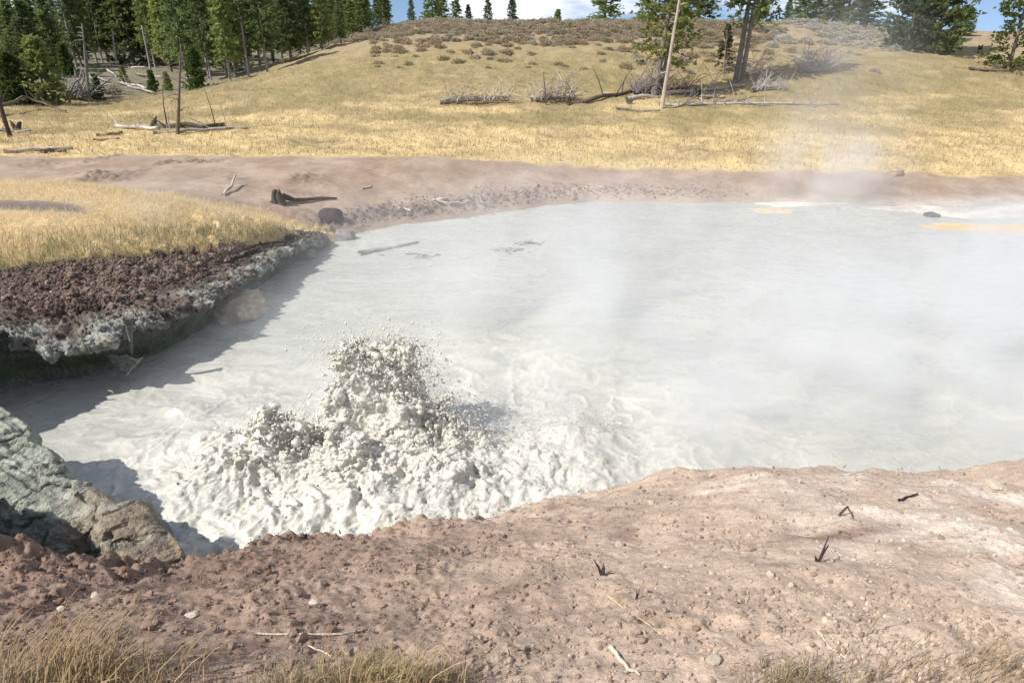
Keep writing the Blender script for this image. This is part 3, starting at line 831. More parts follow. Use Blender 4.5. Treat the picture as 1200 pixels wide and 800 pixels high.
def ledge_rock():
    """the near left outcrop: a tilted slab, worn into layers on its far end"""
    top = [(-190, 470, 1.5), (-40, 478, 1.38), (0, 480, 1.34), (28, 490, 1.32), (38, 512, 1.3), (62, 522, 1.28), (73, 543, 1.26), (66, 553, 1.25), (86, 560, 1.23), (104, 564, 1.22), (128, 572, 1.2), (137, 586, 1.18), (172, 584, 1.14), (180, 602, 1.1), (206, 624, 1.02), (209, 641, .98), (196, 660, .98), (148, 672, 1.02),
           (128, 632, 1.12), (100, 606, 1.18), (60, 602, 1.2), (38, 588, 1.24), (0, 572, 1.28), (-40, 560, 1.34), (-190, 552, 1.5)]
    P3 = np.array([pz(px, py, z) for px, py, z in top])
    gx, gy = np.meshgrid(np.arange(P3[:, 0].min() - .3, -3.5, .03), np.arange(5.7, P3[:, 1].max() + .3, .03))
    wx = gx + .07 * fbm(gx, gy, .5, 4, 401); wy = gy + .07 * fbm(gx, gy, .5, 4, 402)
    # distance to the outline, positive inside
    d2 = np.full(gx.shape, 1e9); ins = np.zeros(gx.shape, bool)
    for (ax, ay, _), (bx, by, _) in zip(P3, np.roll(P3, -1, 0)):
        vx, vy = bx - ax, by - ay
        t = np.clip(((wx - ax) * vx + (wy - ay) * vy) / (vx * vx + vy * vy), 0, 1)
        d2 = np.minimum(d2, (wx - ax - t * vx) ** 2 + (wy - ay - t * vy) ** 2)
        if by != ay: ins ^= ((ay > wy) != (by > wy)) & (wx < vx * (wy - ay) / (by - ay) + ax)
    sd = np.where(ins, np.sqrt(d2), -np.sqrt(d2))
    topz = np.interp(gx, (-9.5, -7.9, -6, -4.0), (1.62, 1.40, 1.24, .98)) - .05 * np.exp(-(sd / .08) ** 2)
    _, r1 = worley(gx + .25 * gy, gy - .15 * gx, .62, 441); _, r2 = worley(gx - .3 * gy, gy + .2 * gx, .3, 442)
    topz = topz + .14 * (r1 - .5) + .06 * (r2 - .5) + .10 * fbm(gx, gy, .9, 3, 443)
    z = np.where(sd > 0, topz, np.where(sd > -.55, topz + sd * 5.5, -.6))
    z = np.maximum(z, -.6)
    V, F = solid_field(gx, gy, z, -.8)
    co, q, no = remesh(V, F, .024, 0)
    far = ss(-5.6, -6.4, co[:, 0])
    s_ = co[:, 0] * .45 + co[:, 1] * .9 + .12 * perlin3(co, .7, 3, 411)
    lay = perlin(s_ * 6.5, co[:, 2] * .8, 412) + .5 * perlin(s_ * 15, co[:, 2], 413)
    crack = np.exp(-(perlin3(co, .55, 2, 440) / .045) ** 2)
    n_ = .06 * perlin3(co, .4, 4, 420) + .045 * (np.abs(perlin3(co, .13, 3, 430)) - .25) - .06 * crack + far * .075 * lay
    P = co + no * n_[:, None]
    keepf = co[q].max(1)[:, 2] > -.3
    tan_ = np.array((.265, .22, .165)); green = np.array((.28, .30, .255)); pale = np.array((.45, .46, .41)); dark = np.array((.12, .13, .12))
    f = ss(-5.0, -6.0, co[:, 0] + .5 * perlin3(co, .8, 3, 450))[:, None]
    c = tan_ * (1 - f) + green * f
    k = (ss(.05, .4, perlin3(co, .4, 4, 460)) * (.35 + .5 * f[:, 0]))[:, None]
    c = c * (1 - k) + pale * k
    k = (ss(.15, .6, -lay) * far * .7)[:, None]
    c = c * (1 - k) + dark * k
    k = np.maximum(.7 * crack, .5 * ss(.15, .5, perlin3(co, .25, 4, 462)))[:, None]
    c = c * (1 - k) + np.array((.22, .21, .18)) * k
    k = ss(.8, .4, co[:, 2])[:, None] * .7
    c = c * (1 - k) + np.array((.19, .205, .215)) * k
    P, q, c = compact(P, q[keepf], c)
    e = link('rock_ledge', np_mesh('rock_ledge', P, q, c, False), M_ROCK)
    tag(e, 'grey green layered rock ledge jutting over the pool at the left edge', 'rock')
ledge_rock()

p = pz(283, 366, 0)
r_ = blob_rock('pool_rock', (p[0], p[1], .12), (.62, .75, .42), M_ROCK, (.40, .33, .22), 12, rough=.35, fine=.14, col2=(.50, .45, .36))
tag(r_, 'tan crusted rock rising from the water under the left bank', 'rock')
p = on_ground(388, 262)
r_ = blob_rock('boulder', (p[0], p[1], p[2] + .22), (.42, .36, .33), M_ROCK, (.075, .055, .06), 23, rough=.12, fine=.04)
tag(r_, 'dark purple brown boulder at the tip of the dry grass', 'boulder')
p = on_ground(1049, 205)
r_ = blob_rock('boulder', (p[0], p[1], p[2] + .1), (.32, .3, .24), M_ROCK, (.40, .29, .2), 31, sub=3)
tag(r_, 'small brown boulder on the bare soil beyond the right side of pool', 'boulder')
p = on_ground(1092, 252) if False else pz(1092, 252, 0.05)
r_ = blob_rock('boulder', (p[0], p[1], .02), (.30, .2, .12), M_ROCK, (.13, .12, .11), 37, sub=3, rough=.4)
tag(r_, 'dark wet stone beside the pale sediment bar on the right', 'boulder')
for px, py, sx, lab in ((367, 283, .5, 'grey boulder at the water edge below the dark purple boulder'), (355, 298, .4, 'low grey stone at the corner of the left bank'), (404, 277, .35, 'small grey stone in the shallows right of the dark boulder')):
    p = pz(px, py, .1)
    r_ = blob_rock('boulder', (p[0], p[1], .1), (sx, sx * .6, .25), M_ROCK, (.27, .25, .24), px, sub=3)
    tag(r_, lab, 'boulder')

# crusted fragment hanging under the lip of the cave
def hanging_crust():
    a = pY(152, 380, 11.9)
    g = Geo()
    pts = [pY(150, 372, 12.3), pY(153, 398, 12.3), pY(154, 418, 12.3)]
    g.tube(pts, [.09, .05, .03], 7, (.19, .19, .17), .45)
    e = empty('hanging_crust', tuple(pts[2]), 'thin crusted mineral fragment hanging below the cave lip', 'mineral crust')
    V, F, C = g.arrays(); o = link('strand', np_mesh('strand', V - pts[2], F, C), M_CRUST, e)
    tri = [pY(124, 417, 12.3), pY(164, 421, 12.2), pY(146, 440, 12.25)]
    n = 10
    P, Fq = [], []
    for i in range(n + 1):
        for j in range(n + 1 - i):
            a_, b_ = i / n, j / n
            P.append(tri[0] * (1 - a_ - b_) + tri[1] * a_ + tri[2] * b_)
    P = np.array(P); k = 0; row = [0]
    for i in range(n + 1): row.append(row[-1] + n + 1 - i)
    for i in range(n):
        for j in range(n - i):
            Fq.append((row[i] + j, row[i + 1] + j, row[i] + j + 1))
            if j < n - i - 1: Fq.append((row[i + 1] + j, row[i + 1] + j + 1, row[i] + j + 1))
    P = P + np.stack([perlin3(P, .12, 3, 5 + q) for q in range(3)], 1) * .05
    Q = P + np.array([0, .12, -.02]) + np.stack([perlin3(P, .1, 3, 15 + q) for q in range(3)], 1) * .05
    g = Geo(); g.add(P, Fq, (.21, .21, .19)); g.add(Q, np.array(Fq)[:, ::-1], (.36, .36, .33))
    bd = [row[i] for i in range(n + 1)] + [row[i] + n - i for i in range(n, -1, -1)] + list(range(n, -1, -1))
    for q in range(len(bd) - 1):
        i, j = bd[q], bd[q + 1]
        if i != j: g.add([P[i], P[j], Q[j], Q[i]], [(0, 1, 2, 3)], (.38, .38, .34))
    V, F, C = g.arrays(); link('plate', np_mesh('plate', V - pts[2], F, C, False), M_CRUST, e)
hanging_crust()

# low bars of sediment in the far right corner
def bar(name, pts, h, col, seed, kind=None, lab=None, cat=None):
    P = np.array([pz(px, py, 0)[:2] for px, py in pts]); c = P.mean(0)
    nr, m = 16, 120
    t = np.linspace(0, len(P), m, endpoint=False); Pc = np.vstack([P, P[:1]])
    e = np.stack([np.interp(t, np.arange(len(P) + 1), Pc[:, k]) for k in (0, 1)], 1)
    e += .2 * np.stack([perlin(t * 2, t * 0, seed), perlin(t * 2, t * 0 + 5, seed)], 1)
    V = []
    for a in np.linspace(0, 1.08, nr):
        xy = c + (e - c) * a
        z = h * (1 - max(a, 0) ** 3) + .04 * fbm(xy[:, 0], xy[:, 1], .5, 3, seed) * (1 - a * .5) - .01
        V.append(np.column_stack([xy, z]))
    V = np.array(V).reshape(-1, 3)
    idx = np.arange(nr * m).reshape(nr, m); nx = np.roll(idx, -1, 1)
    F = np.stack([idx[:-1], idx[1:], nx[1:], nx[:-1]], -1).reshape(-1, 4)
    k = ss(-.3, .3, perlin3(V, .5, 3, seed))[:, None]
    cc = np.array(col[0]) * (1 - k) + np.array(col[1]) * k
    tag(link(name, np_mesh(name, V, F, cc), M_GROUND), kind='structure')
bar('sediment_bar', [(1000, 243), (1060, 239), (1090, 243), (1130, 248), (1200, 238), (1260, 238), (1260, 254), (1200, 256), (1130, 257), (1085, 252), (1040, 249)], .05, ((.60, .57, .52), (.50, .46, .42)), 3)
bar('algae_mat', [(1070, 265), (1100, 261), (1140, 262), (1200, 263), (1260, 263), (1260, 273), (1200, 273), (1150, 272), (1110, 270)], .06, ((.62, .34, .08), (.64, .46, .20)), 5)
bar('sediment_bar', [(868, 245), (900, 243), (935, 246), (930, 251), (890, 251)], .04, ((.62, .50, .30), (.55, .50, .42)), 8)
bar('sediment_bar', [(870, 238), (960, 234), (1010, 238), (960, 242), (900, 243)], .05, ((.64, .60, .55), (.58, .50, .40)), 9)

# ---------------------------------------------------------------- loose clods and gravel on the near bank
def clods():
    protos = []
    for i in range(7):
        v, f = ICO[2]
        p = np.sign(v) * np.abs(v) ** .75
        p = p * (1 + .55 * perlin3(v + i * 3, .8, 3, 500 + i) + .22 * perlin3(v + i, .3, 2, 520 + i))[:, None] * np.array([1, .85, .65])
        cc = np.tile(np.array((.23, .155, .117)), (len(p), 1)) * (1 + .15 * perlin3(v, .4, 2, i))[:, None]
        me = np_mesh('soil_clod', p, f, cc, False); me.materials.append(M_CLOD); protos.append(me)
    buffs = []
    for me in protos[:4]:
        m2 = me.copy(); m2.name = 'soil_clod'
        nv = len(m2.vertices); c4 = np.tile(np.array((.37, .27, .20, 1), np.float32), nv); m2.color_attributes['col'].data.foreach_set('color', c4); buffs.append(m2)
    pale = []
    for i in range(3):
        v, f = ICO[2]
        p = np.sign(v) * np.abs(v) ** .7 * (1 + .6 * perlin3(v + i * 3, .9, 3, 540 + i))[:, None] * np.array([1, .8, .6])
        me = np_mesh('pale_stone', p, f, np.tile(np.array((.46, .385, .31)), (len(p), 1)), False); me.materials.append(M_CLOD); pale.append(me)
    r = random.Random(3)
    cells = {}
    n = 0
    pts = []
    while n < 170:
        px, py = r.uniform(0, 1200), r.uniform(560, 790)
        rim = np.interp(px, (0, 210, 440, 650, 800, 1200), (650, 662, 630, 592, 553, 545))
        if py < rim + 3: continue
        w = math.exp(-(py - rim) / 60) * (1.0 if px < 460 else .45) + .08
        if r.random() > w: continue
        pts.append((px, py)); n += 1
    for px, py in pts:
        p = on_ground(px, py)
        left = px < 470
        s = (r.uniform(.012, .03) if r.random() < .85 else r.uniform(.03, .045)) if left else r.uniform(.010, .024)
        me = r.choice(protos)
        o = link('soil_clod', me)
        o.location = (p[0], p[1], p[2] + s * .25); o.scale = (s * r.uniform(.8, 1.4), s, s * r.uniform(.7, 1.1))
        o.rotation_euler = (r.uniform(-.4, .4), r.uniform(-.4, .4), r.uniform(0, 6.3))
        where = ('beside the rock ledge at the left' if px < 215 else 'under the churning mound' if px < 470 else 'in the middle of the slope' if px < 730 else 'on the pale right slope' if px < 980 else 'near the right edge')
        rim = np.interp(px, (0, 210, 440, 650, 800, 1200), (650, 662, 630, 592, 553, 545))
        row = 'close to the rim' if py < rim + 30 else 'halfway down' if py < rim + 80 else 'low'
        tag(o, ('reddish brown' if left else 'small buff brown') + ' clod of soil ' + row + ' ' + where, 'clod', 'soil clods on the near bank')
        if not left: o.data = r.choice(buffs)
    for px, py, s, lab in ((837, 778, .055, 'cream stone lying on the bare soil at the bottom right of centre'), (763, 591, .045, 'small white pebble near the rim above the dark twig'), (224, 724, .05, 'pale stone with a broken edge on reddish soil at lower left'),
                           (112, 700, .04, 'small white pebble on the reddish soil below the rock ledge'), (72, 714, .035, 'small buff pebble on reddish soil above the tall grass stalks'), (368, 708, .04, 'pale pebble on the soil in the middle of the reddish slope'),
                           (1012, 791, .05, 'whitish stone beside the dry tuft at the bottom right'), (725, 640, .05, 'buff lump of earth on the slope above the dark twig'), (1165, 572, .12, 'flat pale slab set in the bank near the right edge')):
        p = on_ground(px, py)
        o = link('stone', r.choice(pale)); o.location = (p[0], p[1], p[2] + s * .3); s *= .75; o.scale = (s * 1.2, s, s * .8); o.rotation_euler = (0, 0, r.uniform(0, 6))
        tag(o, lab, 'stone')
    # gravel
    n = 15000
    px = RNG.uniform(-60, 1260, n); py = RNG.uniform(545, 830, n)
    u = (px - 600) / FPX; v = (400 - py) / FPX
    zc = np.full(n, 2.5)
    dy = CP + v * SP; dz = -SP + v * CP
    for _ in range(8):
        t = (zc - CAM_Z) / dz
        zc = terrain(u * t, dy * t)[0]
    t = (zc - CAM_Z) / dz
    x, y = u * t, dy * t
    _, over, _, _ = near_base(x, y)
    ok = (over < -.05) & (y > 1) & (RNG.uniform(0, 1, n) < .35 + .65 * ss(-.1, .35, fbm(x, y, .9, 3, 600)))
    x, y, z = x[ok], y[ok], zc[ok]; m = len(x)
    s = RNG.gamma(2, .0035, m) + .004
    base = terrain(x, y)[1]
    cc = base * RNG.uniform(.55, 1.25, (m, 1))
    V, F, C = scatter_mesh(ICO[0][0] * np.array([1, 1, .7]), ICO[0][1], np.stack([x, y, z + s * .2], 1), s[:, None] * RNG.uniform(.7, 1.4, (m, 3)), rand_rot(m), cc)
    tag(link('gravel', np_mesh('gravel', V, F, C, False), M_CLOD), kind='stuff')
clods()

def rubble():
    """broken crumbs of earth on the eroded left bank and along the far shore"""
    x = np.concatenate([RNG.uniform(-12.5, -6.2, 38000), RNG.uniform(-7, 13, 20000)]); y = np.concatenate([RNG.uniform(12.4, 22, 38000), RNG.uniform(21, 32.5, 20000)])
    s = shore_dist(x, y)
    z, c, _ = terrain(x, y)
    far = y > 22.2
    p = np.where(far, .9 * np.exp(-((s - 1.1) / (.9 + .5 * fbm(x, y, 2.5, 3, 620))) ** 2) * ss(13, 4, x), ss(-.7, .1, s) * ss(4.2, 2.2, s) * ss(.25, .0, grass_mound(x, y)) * ss(.25, .0, grass_mound(x, y - .5)))
    ok = (RNG.uniform(0, 1, len(x)) < p) & (z > .1)
    x, y, z, c, far, s = x[ok], y[ok], z[ok], c[ok], far[ok], s[ok]; m = len(x)
    r = RNG.gamma(2, .0085, m) + .009 + .008 * far
    light = RNG.uniform(0, 1, m) < np.where(far, .25, .10)
    base = np.where(light[:, None], np.array((.29, .255, .22)), np.array((.20, .148, .12))) * RNG.uniform(.6, 1.3, (m, 1))
    base = np.where(far[:, None], c * RNG.uniform(.6, 1.25, (m, 1)), base)
    z = np.where(~far & (s < 1.0), np.maximum(z, 1.12 * ss(20.5, 17, y) + .75 * ss(17, 20.5, y)), z)
    V, F, C = scatter_mesh(ICO[0][0] * np.array([1, 1, .75]), ICO[0][1], np.stack([x, y, z + r * .2], 1), r[:, None] * RNG.uniform(.6, 1.5, (m, 3)), rand_rot(m), base)
    tag(link('rubble', np_mesh('rubble', V, F, C, False), M_CLOD), kind='stuff')
rubble()

# ---------------------------------------------------------------- sticks on the ground
GREY = (.42, .39, .35); BROWN = (.14, .10, .075); DARKW = (.055, .042, .035); PALE = (.56, .48, .37); STRAW = (.60, .46, .25)

def stick(name, pix, rad, col, label, cat, lift=0.0, seg=6, twigs=0, wob=.15, heights=None, group=None):
    """a log or twig lying along photo pixels on the land"""
    P = []
    for i, (px, py) in enumerate(pix):
        q = on_ground(px, py)
        q[2] += lift + (heights[i] if heights else 0)
        P.append(q)
    P = np.array(P)
    n = max(8, 4 * len(P))
    t = np.linspace(0, len(P) - 1, n)
    Q = np.stack([np.interp(t, np.arange(len(P)), P[:, k]) for k in range(3)], 1)
    r0, r1 = rad if isinstance(rad, tuple) else (rad, rad * .6)
    R = np.linspace(r0, r1, n)
    Q[:, 2] += R * .5
    Q += np.stack([perlin(t * 1.3 + pix[0][0], t * 0 + k, 700) for k in range(3)], 1) * r0 * 1.2
    o = Q[0].copy()
    g = Geo(); g.tube(Q - o, R, seg, col, wob)
    if twigs:
        e = empty(name, tuple(o), label, cat, group)
        g.build('trunk', M_WOOD, e)
        b = Geo(); rr = random.Random(int(pix[0][0]))
        for _ in range(twigs):
            k = rr.randrange(1, n - 1); a = Q[k] - o
            L = rr.uniform(6, 16) * r0
            d = np.array([rr.uniform(-.6, .6), rr.uniform(-.8, .4), rr.uniform(.2, 1)]); d /= np.linalg.norm(d)
            b.tube([a, a + d * L * .5 + [0, 0, -.05 * L], a + d * L + [rr.uniform(-.1, .1) * L, 0, -.1 * L]], [R[k] * .35, R[k] * .22, R[k] * .1], 4, col)
        b.build('branches', M_WOOD, e)['kind'] = 'stuff'
        return e
    return tag(g.build(name, M_WOOD, None, tuple(o)), label, cat, group)

def near_sticks():
    stick('dry_stalk', [(298, 748), (350, 744), (400, 745), (430, 740)], (.008, .005), PALE, 'long thin straw coloured stalk lying across the reddish soil', 'stick', .005)
    stick('dry_stalk', [(362, 760), (376, 765), (390, 772)], (.006, .004), PALE, 'short pale stick below the long straw coloured stalk', 'stick', .004)
    stick('twig', [(715, 762), (725, 774), (737, 787), (750, 795)], (.016, .007), PALE, 'pale forked stick lying at the bottom middle of the slope', 'stick', .006, twigs=2)
    stick('twig', [(958, 742), (970, 760), (982, 767), (996, 774)], (.007, .004), PALE, 'thin pale twig on the soil at the lower right', 'twig', .004)
    stick('twig', [(712, 700), (728, 712), (760, 733), (778, 745)], (.005, .003), STRAW, 'thin straw stem below the dark forked twig', 'twig', .003)
    stick('twig', [(985, 557), (1000, 556), (1015, 558)], (.02, .01), GREY, 'grey stick lying along the rim on the right', 'stick', .01)
    stick('twig', [(983, 606), (992, 602), (999, 608)], (.012, .006), BROWN, 'thin bent twig standing out of the bank above the damp streak', 'twig', 0, heights=[0, .09, 0])
    stick('twig', [(1052, 589), (1062, 584), (1074, 582)], (.015, .008), DARKW, 'short dark twig on the bank near the right rim', 'twig', .01)
    # upright twigs whose shadows fall on the soil
    for base, tops, lab in (((706, 676), [(-.07, .02, .13, .012), (.01, .03, .07, .016), (.09, -.02, .04, .009), (.05, -.05, .02, .012)], 'dark broken twig standing in the middle of the near slope'),
                            ((958, 658), [(.07, .03, .13, .012), (.085, .08, .17, .007), (-.03, 0, .05, .012)], 'dark twig leaning over the damp streak on the right slope'),
                            ((746, 703), [(0.0, .02, .05, .008), (.02, .03, .06, .005)], 'short dark twig right of the broken twig')):
        p = on_ground(*base)
        g = Geo()
        for dx, dy, dz, r in tops:
            g.tube([(0, 0, -.03), (dx * .5, dy * .4, dz * .55), (dx, dy, dz)], [r, r * .8, r * .35], 6, DARKW, .2)
        tag(g.build('broken_twig', M_WOOD, None, tuple(p)), lab, 'twig')
near_sticks()

# ---------------------------------------------------------------- grasses
def blades(x, y, z, h, w, col, lean=.35, tri=True, seed=0, bend=0.25, dirx=.35):
    """one bent blade per point: two segments, three faces' worth of triangles"""
    n = len(x)
    a = RNG.uniform(0, 2 * math.pi, n)
    wx, wy = np.cos(a) * w / 2, np.sin(a) * w / 2
    la = RNG.uniform(0, 2 * math.pi, n); lm = np.abs(RNG.normal(0, lean, n)) * h
    lx, ly = np.cos(la) * lm + dirx * h * RNG.uniform(0, 1, n) * .4, np.sin(la) * lm
    b = np.stack([x, y, z - .02], 1)
    side = np.stack([wx, wy, np.zeros(n)], 1)
    mid = b + np.stack([lx * .35, ly * .35, h * .6], 1)
    tip = b + np.stack([lx * (1 + bend), ly * (1 + bend), h * (1 - .3 * np.minimum(lm / h, 1.2))], 1)
    if tri:
        V = np.stack([b - side, b + side, tip], 1).reshape(-1, 3); F = np.arange(3 * n).reshape(n, 3)
        return V, F, np.repeat(col, 3, 0)
    V = np.stack([b - side, b + side, mid + side * .8, mid - side * .8, tip], 1).reshape(-1, 3)
    i = np.arange(n)[:, None] * 5
    F = np.concatenate([i + [0, 1, 2], i + [0, 2, 3], i + [3, 2, 4]], 0)
    return V, F, np.repeat(col, 5, 0)

def field(name, n, xr, yr, mask, h, w, cols, lean=.35, clump=1.0):
    x = RNG.uniform(*xr, n); y = RNG.uniform(*yr, n)
    m = RNG.uniform(0, 1, n) < mask(x, y)
    x, y = x[m], y[m]
    z = terrain(x, y)[0]
    q = z > .25; x, y, z = x[q], y[q], z[q]
    hh = h * RNG.uniform(.6, 1.3, len(x)) * (1 + .45 * fbm(x, y, clump, 3, 800))
    k = np.clip(.5 + .9 * fbm(x, y, clump * 2.2, 3, 801) + RNG.normal(0, .18, len(x)), 0, 1)[:, None]
    c = np.array(cols[0]) * (1 - k) + np.array(cols[1]) * k
    c = c * RNG.uniform(.8, 1.2, (len(x), 1))
    V, F, C = blades(x, y, z, hh, w, c, lean)
    return tag(link(name, np_mesh(name, V, F, C, False), M_GRASS), kind='stuff')

field('dry_grass', 120000, (-24, -6.0), (13, 25), grass_mound, .18, .016, ((.84, .70, .46), (.72, .59, .38)), .45, .8)
field('mound_fringe', 60000, (-22, -6.2), (12.5, 23.5), lambda x, y: ss(.05, .5, grass_mound(x, y + .35)) * ss(2.6, .6, y - np.interp(x, (-40, -13, -10, -8.4, -7.2, -6.6), (14.0, 14.4, 15.9, 17.2, 18.8, 21.6))), .24, .02, ((.25, .235, .13), (.44, .38, .21)), .4, .6)
field('meadow_grass', 120000, (-48, 42), (32, 62), lambda x, y: meadow(x, y) * (np.abs(x) < 4 + .75 * y) * (1 - .55 * ss(36, 60, y)), .22, .035, ((.60, .48, .27), (.41, .335, .19)), .5, 1.6)

def tuft(px, py, n, h, spread, cols, label, dirx=.5, w=.006, seedstalk=0):
    p = on_ground(px, py)
    x = RNG.normal(0, spread, n); y = RNG.normal(0, spread * .6, n)
    z = terrain(x + p[0], y + p[1])[0] - p[2]
    hh = h * RNG.uniform(.35, 1.1, n)
    k = RNG.uniform(0, 1, (n, 1))
    c = (np.array(cols[0]) * (1 - k) + np.array(cols[1]) * k) * RNG.uniform(.75, 1.2, (n, 1))
    V, F, C = blades(x, y, z, hh, w, c, .5, False, dirx=dirx)
    e = empty('grass_tuft', tuple(p), label, 'grass')
    link('blades', np_mesh('blades', V, F, C, False), M_GRASS, e)['kind'] = 'stuff'
    if seedstalk:
        m = seedstalk
        x = RNG.normal(0, spread * .9, m); y = RNG.normal(0, spread * .5, m); z = terrain(x + p[0], y + p[1])[0] - p[2]
        g = Geo()
        for i in range(m):
            L = h * RNG.uniform(1.2, 2.5); d = RNG.uniform(.25, .8) * L; dy = RNG.normal(0, .12) * L
            b = np.array([x[i], y[i], z[i]])
            g.tube([b, b + [d * .3, dy * .3, L * .5], b + [d * .7, dy * .7, L * .82], b + [d * 1.05, dy, L]], [.0042, .0034, .0026, .0014], 3, np.array((.60, .46, .28)) * RNG.uniform(.8, 1.15))
        g.build('stalks', M_GRASS, e, None)['kind'] = 'stuff'
    return e
DRY = ((.50, .40, .28), (.33, .265, .18)); YEL = ((.56, .44, .25), (.38, .31, .17)); GRN = ((.38, .325, .20), (.50, .41, .25)); DULL = ((.40, .31, .22), (.28, .22, .16))
tuft(30, 806, 800, .25, .24, DRY, 'tall dry grass clump with long stalks in the bottom left corner', .7, seedstalk=46)
tuft(105, 812, 750, .24, .22, YEL, 'yellowish grass clump at the bottom left under leaning stalks', .7, seedstalk=44)
tuft(170, 815, 300, .2, .2, DRY, 'thin dry grass right of the yellowish clump at bottom left', .5, seedstalk=8)
tuft(335, 810, 420, .14, .13, GRN, 'small greenish grass tuft left of the big middle tuft', .1)
tuft(395, 802, 300, .12, .13, DULL, 'thin dull weeds between the two bottom tufts', .1, seedstalk=5)
tuft(462, 806, 1100, .22, .17, YEL, 'thick straw coloured grass tuft at the bottom middle', .1, seedstalk=12)
tuft(515, 806, 420, .17, .13, DULL, 'dull brown grass right of the thick middle tuft', .2)
tuft(935, 810, 480, .16, .15, GRN, 'greenish dry grass tuft at the bottom right of centre', .1)
tuft(1010, 806, 260, .12, .2, DULL, 'sparse brown weeds right of the greenish tuft', .2, seedstalk=4)
tuft(1110, 796, 260, .13, .3, DRY, 'sparse dry grass on pale soil near the bottom right corner', .2, seedstalk=8)
tuft(1180, 790, 260, .13, .25, ((.50, .38, .22), (.40, .3, .18)), 'reddish dry grass in the bottom right corner', .2, seedstalk=6)

# ---------------------------------------------------------------- trees
def conifer_meshes(seed, h, r, base, whorls=26, per=6, leaf=.3, shape=1.0, col=((.060, .105, .035), (.10, .135, .035)), trunk_r=.13, dead=0, droop=.15, clumps=6, tcol=(.22, .18, .15), gap=0.0, power=.7):
    """crown mesh and trunk mesh of one conifer standing at the origin"""
    R = np.random.default_rng(seed)
    t = Geo()
    lean = R.normal(0, .012, 2)
    zs = np.linspace(-.4, h, 9)
    pts = np.stack([lean[0] * zs + .03 * np.sin(zs), lean[1] * zs, zs], 1)
    t.tube(pts, np.linspace(trunk_r, trunk_r * .15, 9), 6, tcol)
    br0, br1, axd = [], [], []
    for w in range(whorls):
        u = (w + R.uniform(-.3, .3)) / whorls
        u = min(max(u, 0), .985)
        z = h * (base + (1 - base) * u)
        L0 = r * ((1 - u) ** power * (shape + (1 - shape) * min(1, u * 4)) + .05)
        for b in range(per):
            if R.random() < gap: continue
            a = R.uniform(0, 2 * math.pi); L = L0 * R.uniform(.6, 1.15)
            d = np.array([math.cos(a), math.sin(a), R.uniform(-.25, .25) - droop + .5 * u])
            c = np.array([lean[0] * z, lean[1] * z, z])
            br0.append(c); br1.append(c + d * L)
            if w % 2 == 0 and b < 3:
                t.tube([c, c + d * L * .8], [trunk_r * .22 * (1.1 - u), .01], 3, tcol)
    for k in range(dead):
        z = h * base * R.uniform(.15, 1.0); a = R.uniform(0, 6.28); L = R.uniform(.3, 1.0) * r * .8
        c = np.array([lean[0] * z, lean[1] * z, z]); d = np.array([math.cos(a), math.sin(a), R.uniform(-.5, .15)])
        t.tube([c, c + d * L * .6, c + d * L + [0, 0, -.1]], [.025, .015, .006], 3, (.27, .24, .22))
    br0, br1 = np.array(br0), np.array(br1)
    n = len(br0); K = clumps
    f = R.uniform(.22, 1.02, (n, K, 1)) ** .8
    P = br0[:, None] + (br1 - br0)[:, None] * f
    P = P.reshape(-1, 3) + R.normal(0, leaf * .28, (n * K, 3)) * [1, 1, .6]
    P[:, 2] -= .05
    m = len(P); T = 3
    P = np.repeat(P, T, 0) + R.normal(0, leaf * .22, (m * T, 3))
    out = np.repeat(np.repeat(br1 - br0, K, 0), T, 0); out /= np.linalg.norm(out, axis=1)[:, None] + 1e-6
    ax = out * .7 + R.normal(0, .45, (m * T, 3)); ax /= np.linalg.norm(ax, axis=1)[:, None]
    sd2 = np.cross(ax, R.normal(0, 1, (m * T, 3))); sd2 /= np.linalg.norm(sd2, axis=1)[:, None] + 1e-6
    s = leaf * R.uniform(.5, 1.2, (m * T, 1))
    V = np.stack([P - ax * s * .4 + sd2 * s * .3, P - ax * s * .4 - sd2 * s * .3, P + ax * s * .75], 1).reshape(-1, 3)
    k = np.repeat(np.repeat(R.uniform(0, 1, (m, 1)), T, 0), 3, 0)
    cl = np.array(col[0]) * (1 - k) + np.array(col[1]) * k
    crown = np_mesh('crown', V, np.arange(len(V)).reshape(-1, 3), cl, False)
    crown.materials.append(M_LEAF)
    trunk = t.mesh('trunk'); trunk.materials.append(M_WOOD)
    return crown, trunk

def put_tree(name, kind, loc, scale, rz, label, group=None, cat='tree', width=1.0):
    e = empty(name, loc, label, cat, group)
    e.scale = (scale * width, scale * width, scale); e.rotation_euler = (0, 0, rz)
    link('crown', kind[0], None, e); link('trunk', kind[1], None, e)
    return e

DK = ((.105, .155, .062), (.22, .26, .095)); MD = ((.14, .20, .07), (.28, .31, .10)); LT = ((.19, .245, .08), (.32, .335, .115)); BL = ((.11, .155, .10), (.20, .245, .145))
PINES = [conifer_meshes(900 + i, 10, 1.6 + .2 * (i % 3), .16 + .1 * (i % 2), 34, 7, .32, .75, (DK, MD, DK, MD, LT)[i % 5], dead=14, tcol=((.20, .165, .14), (.33, .30, .27))[i % 2]) for i in range(6)]
SPRUCE = [conifer_meshes(930 + i, 7, 1.5, .04, 30, 7, .28, 1.0, (MD, DK, BL)[i], dead=0, droop=.2) for i in range(3)]
YOUNG = [conifer_meshes(950 + i, 3.2, 1.0, .02, 20, 8, .24, 1.0, ((LT), ((.07, .12, .03), (.14, .18, .05)))[i], dead=0, droop=-.1, trunk_r=.07) for i in range(2)]
BARE = [conifer_meshes(970 + i, 10, .9, .62, 14, 4, .26, .9, DK, dead=40, tcol=(.36, .33, .30), gap=.35) for i in range(2)]

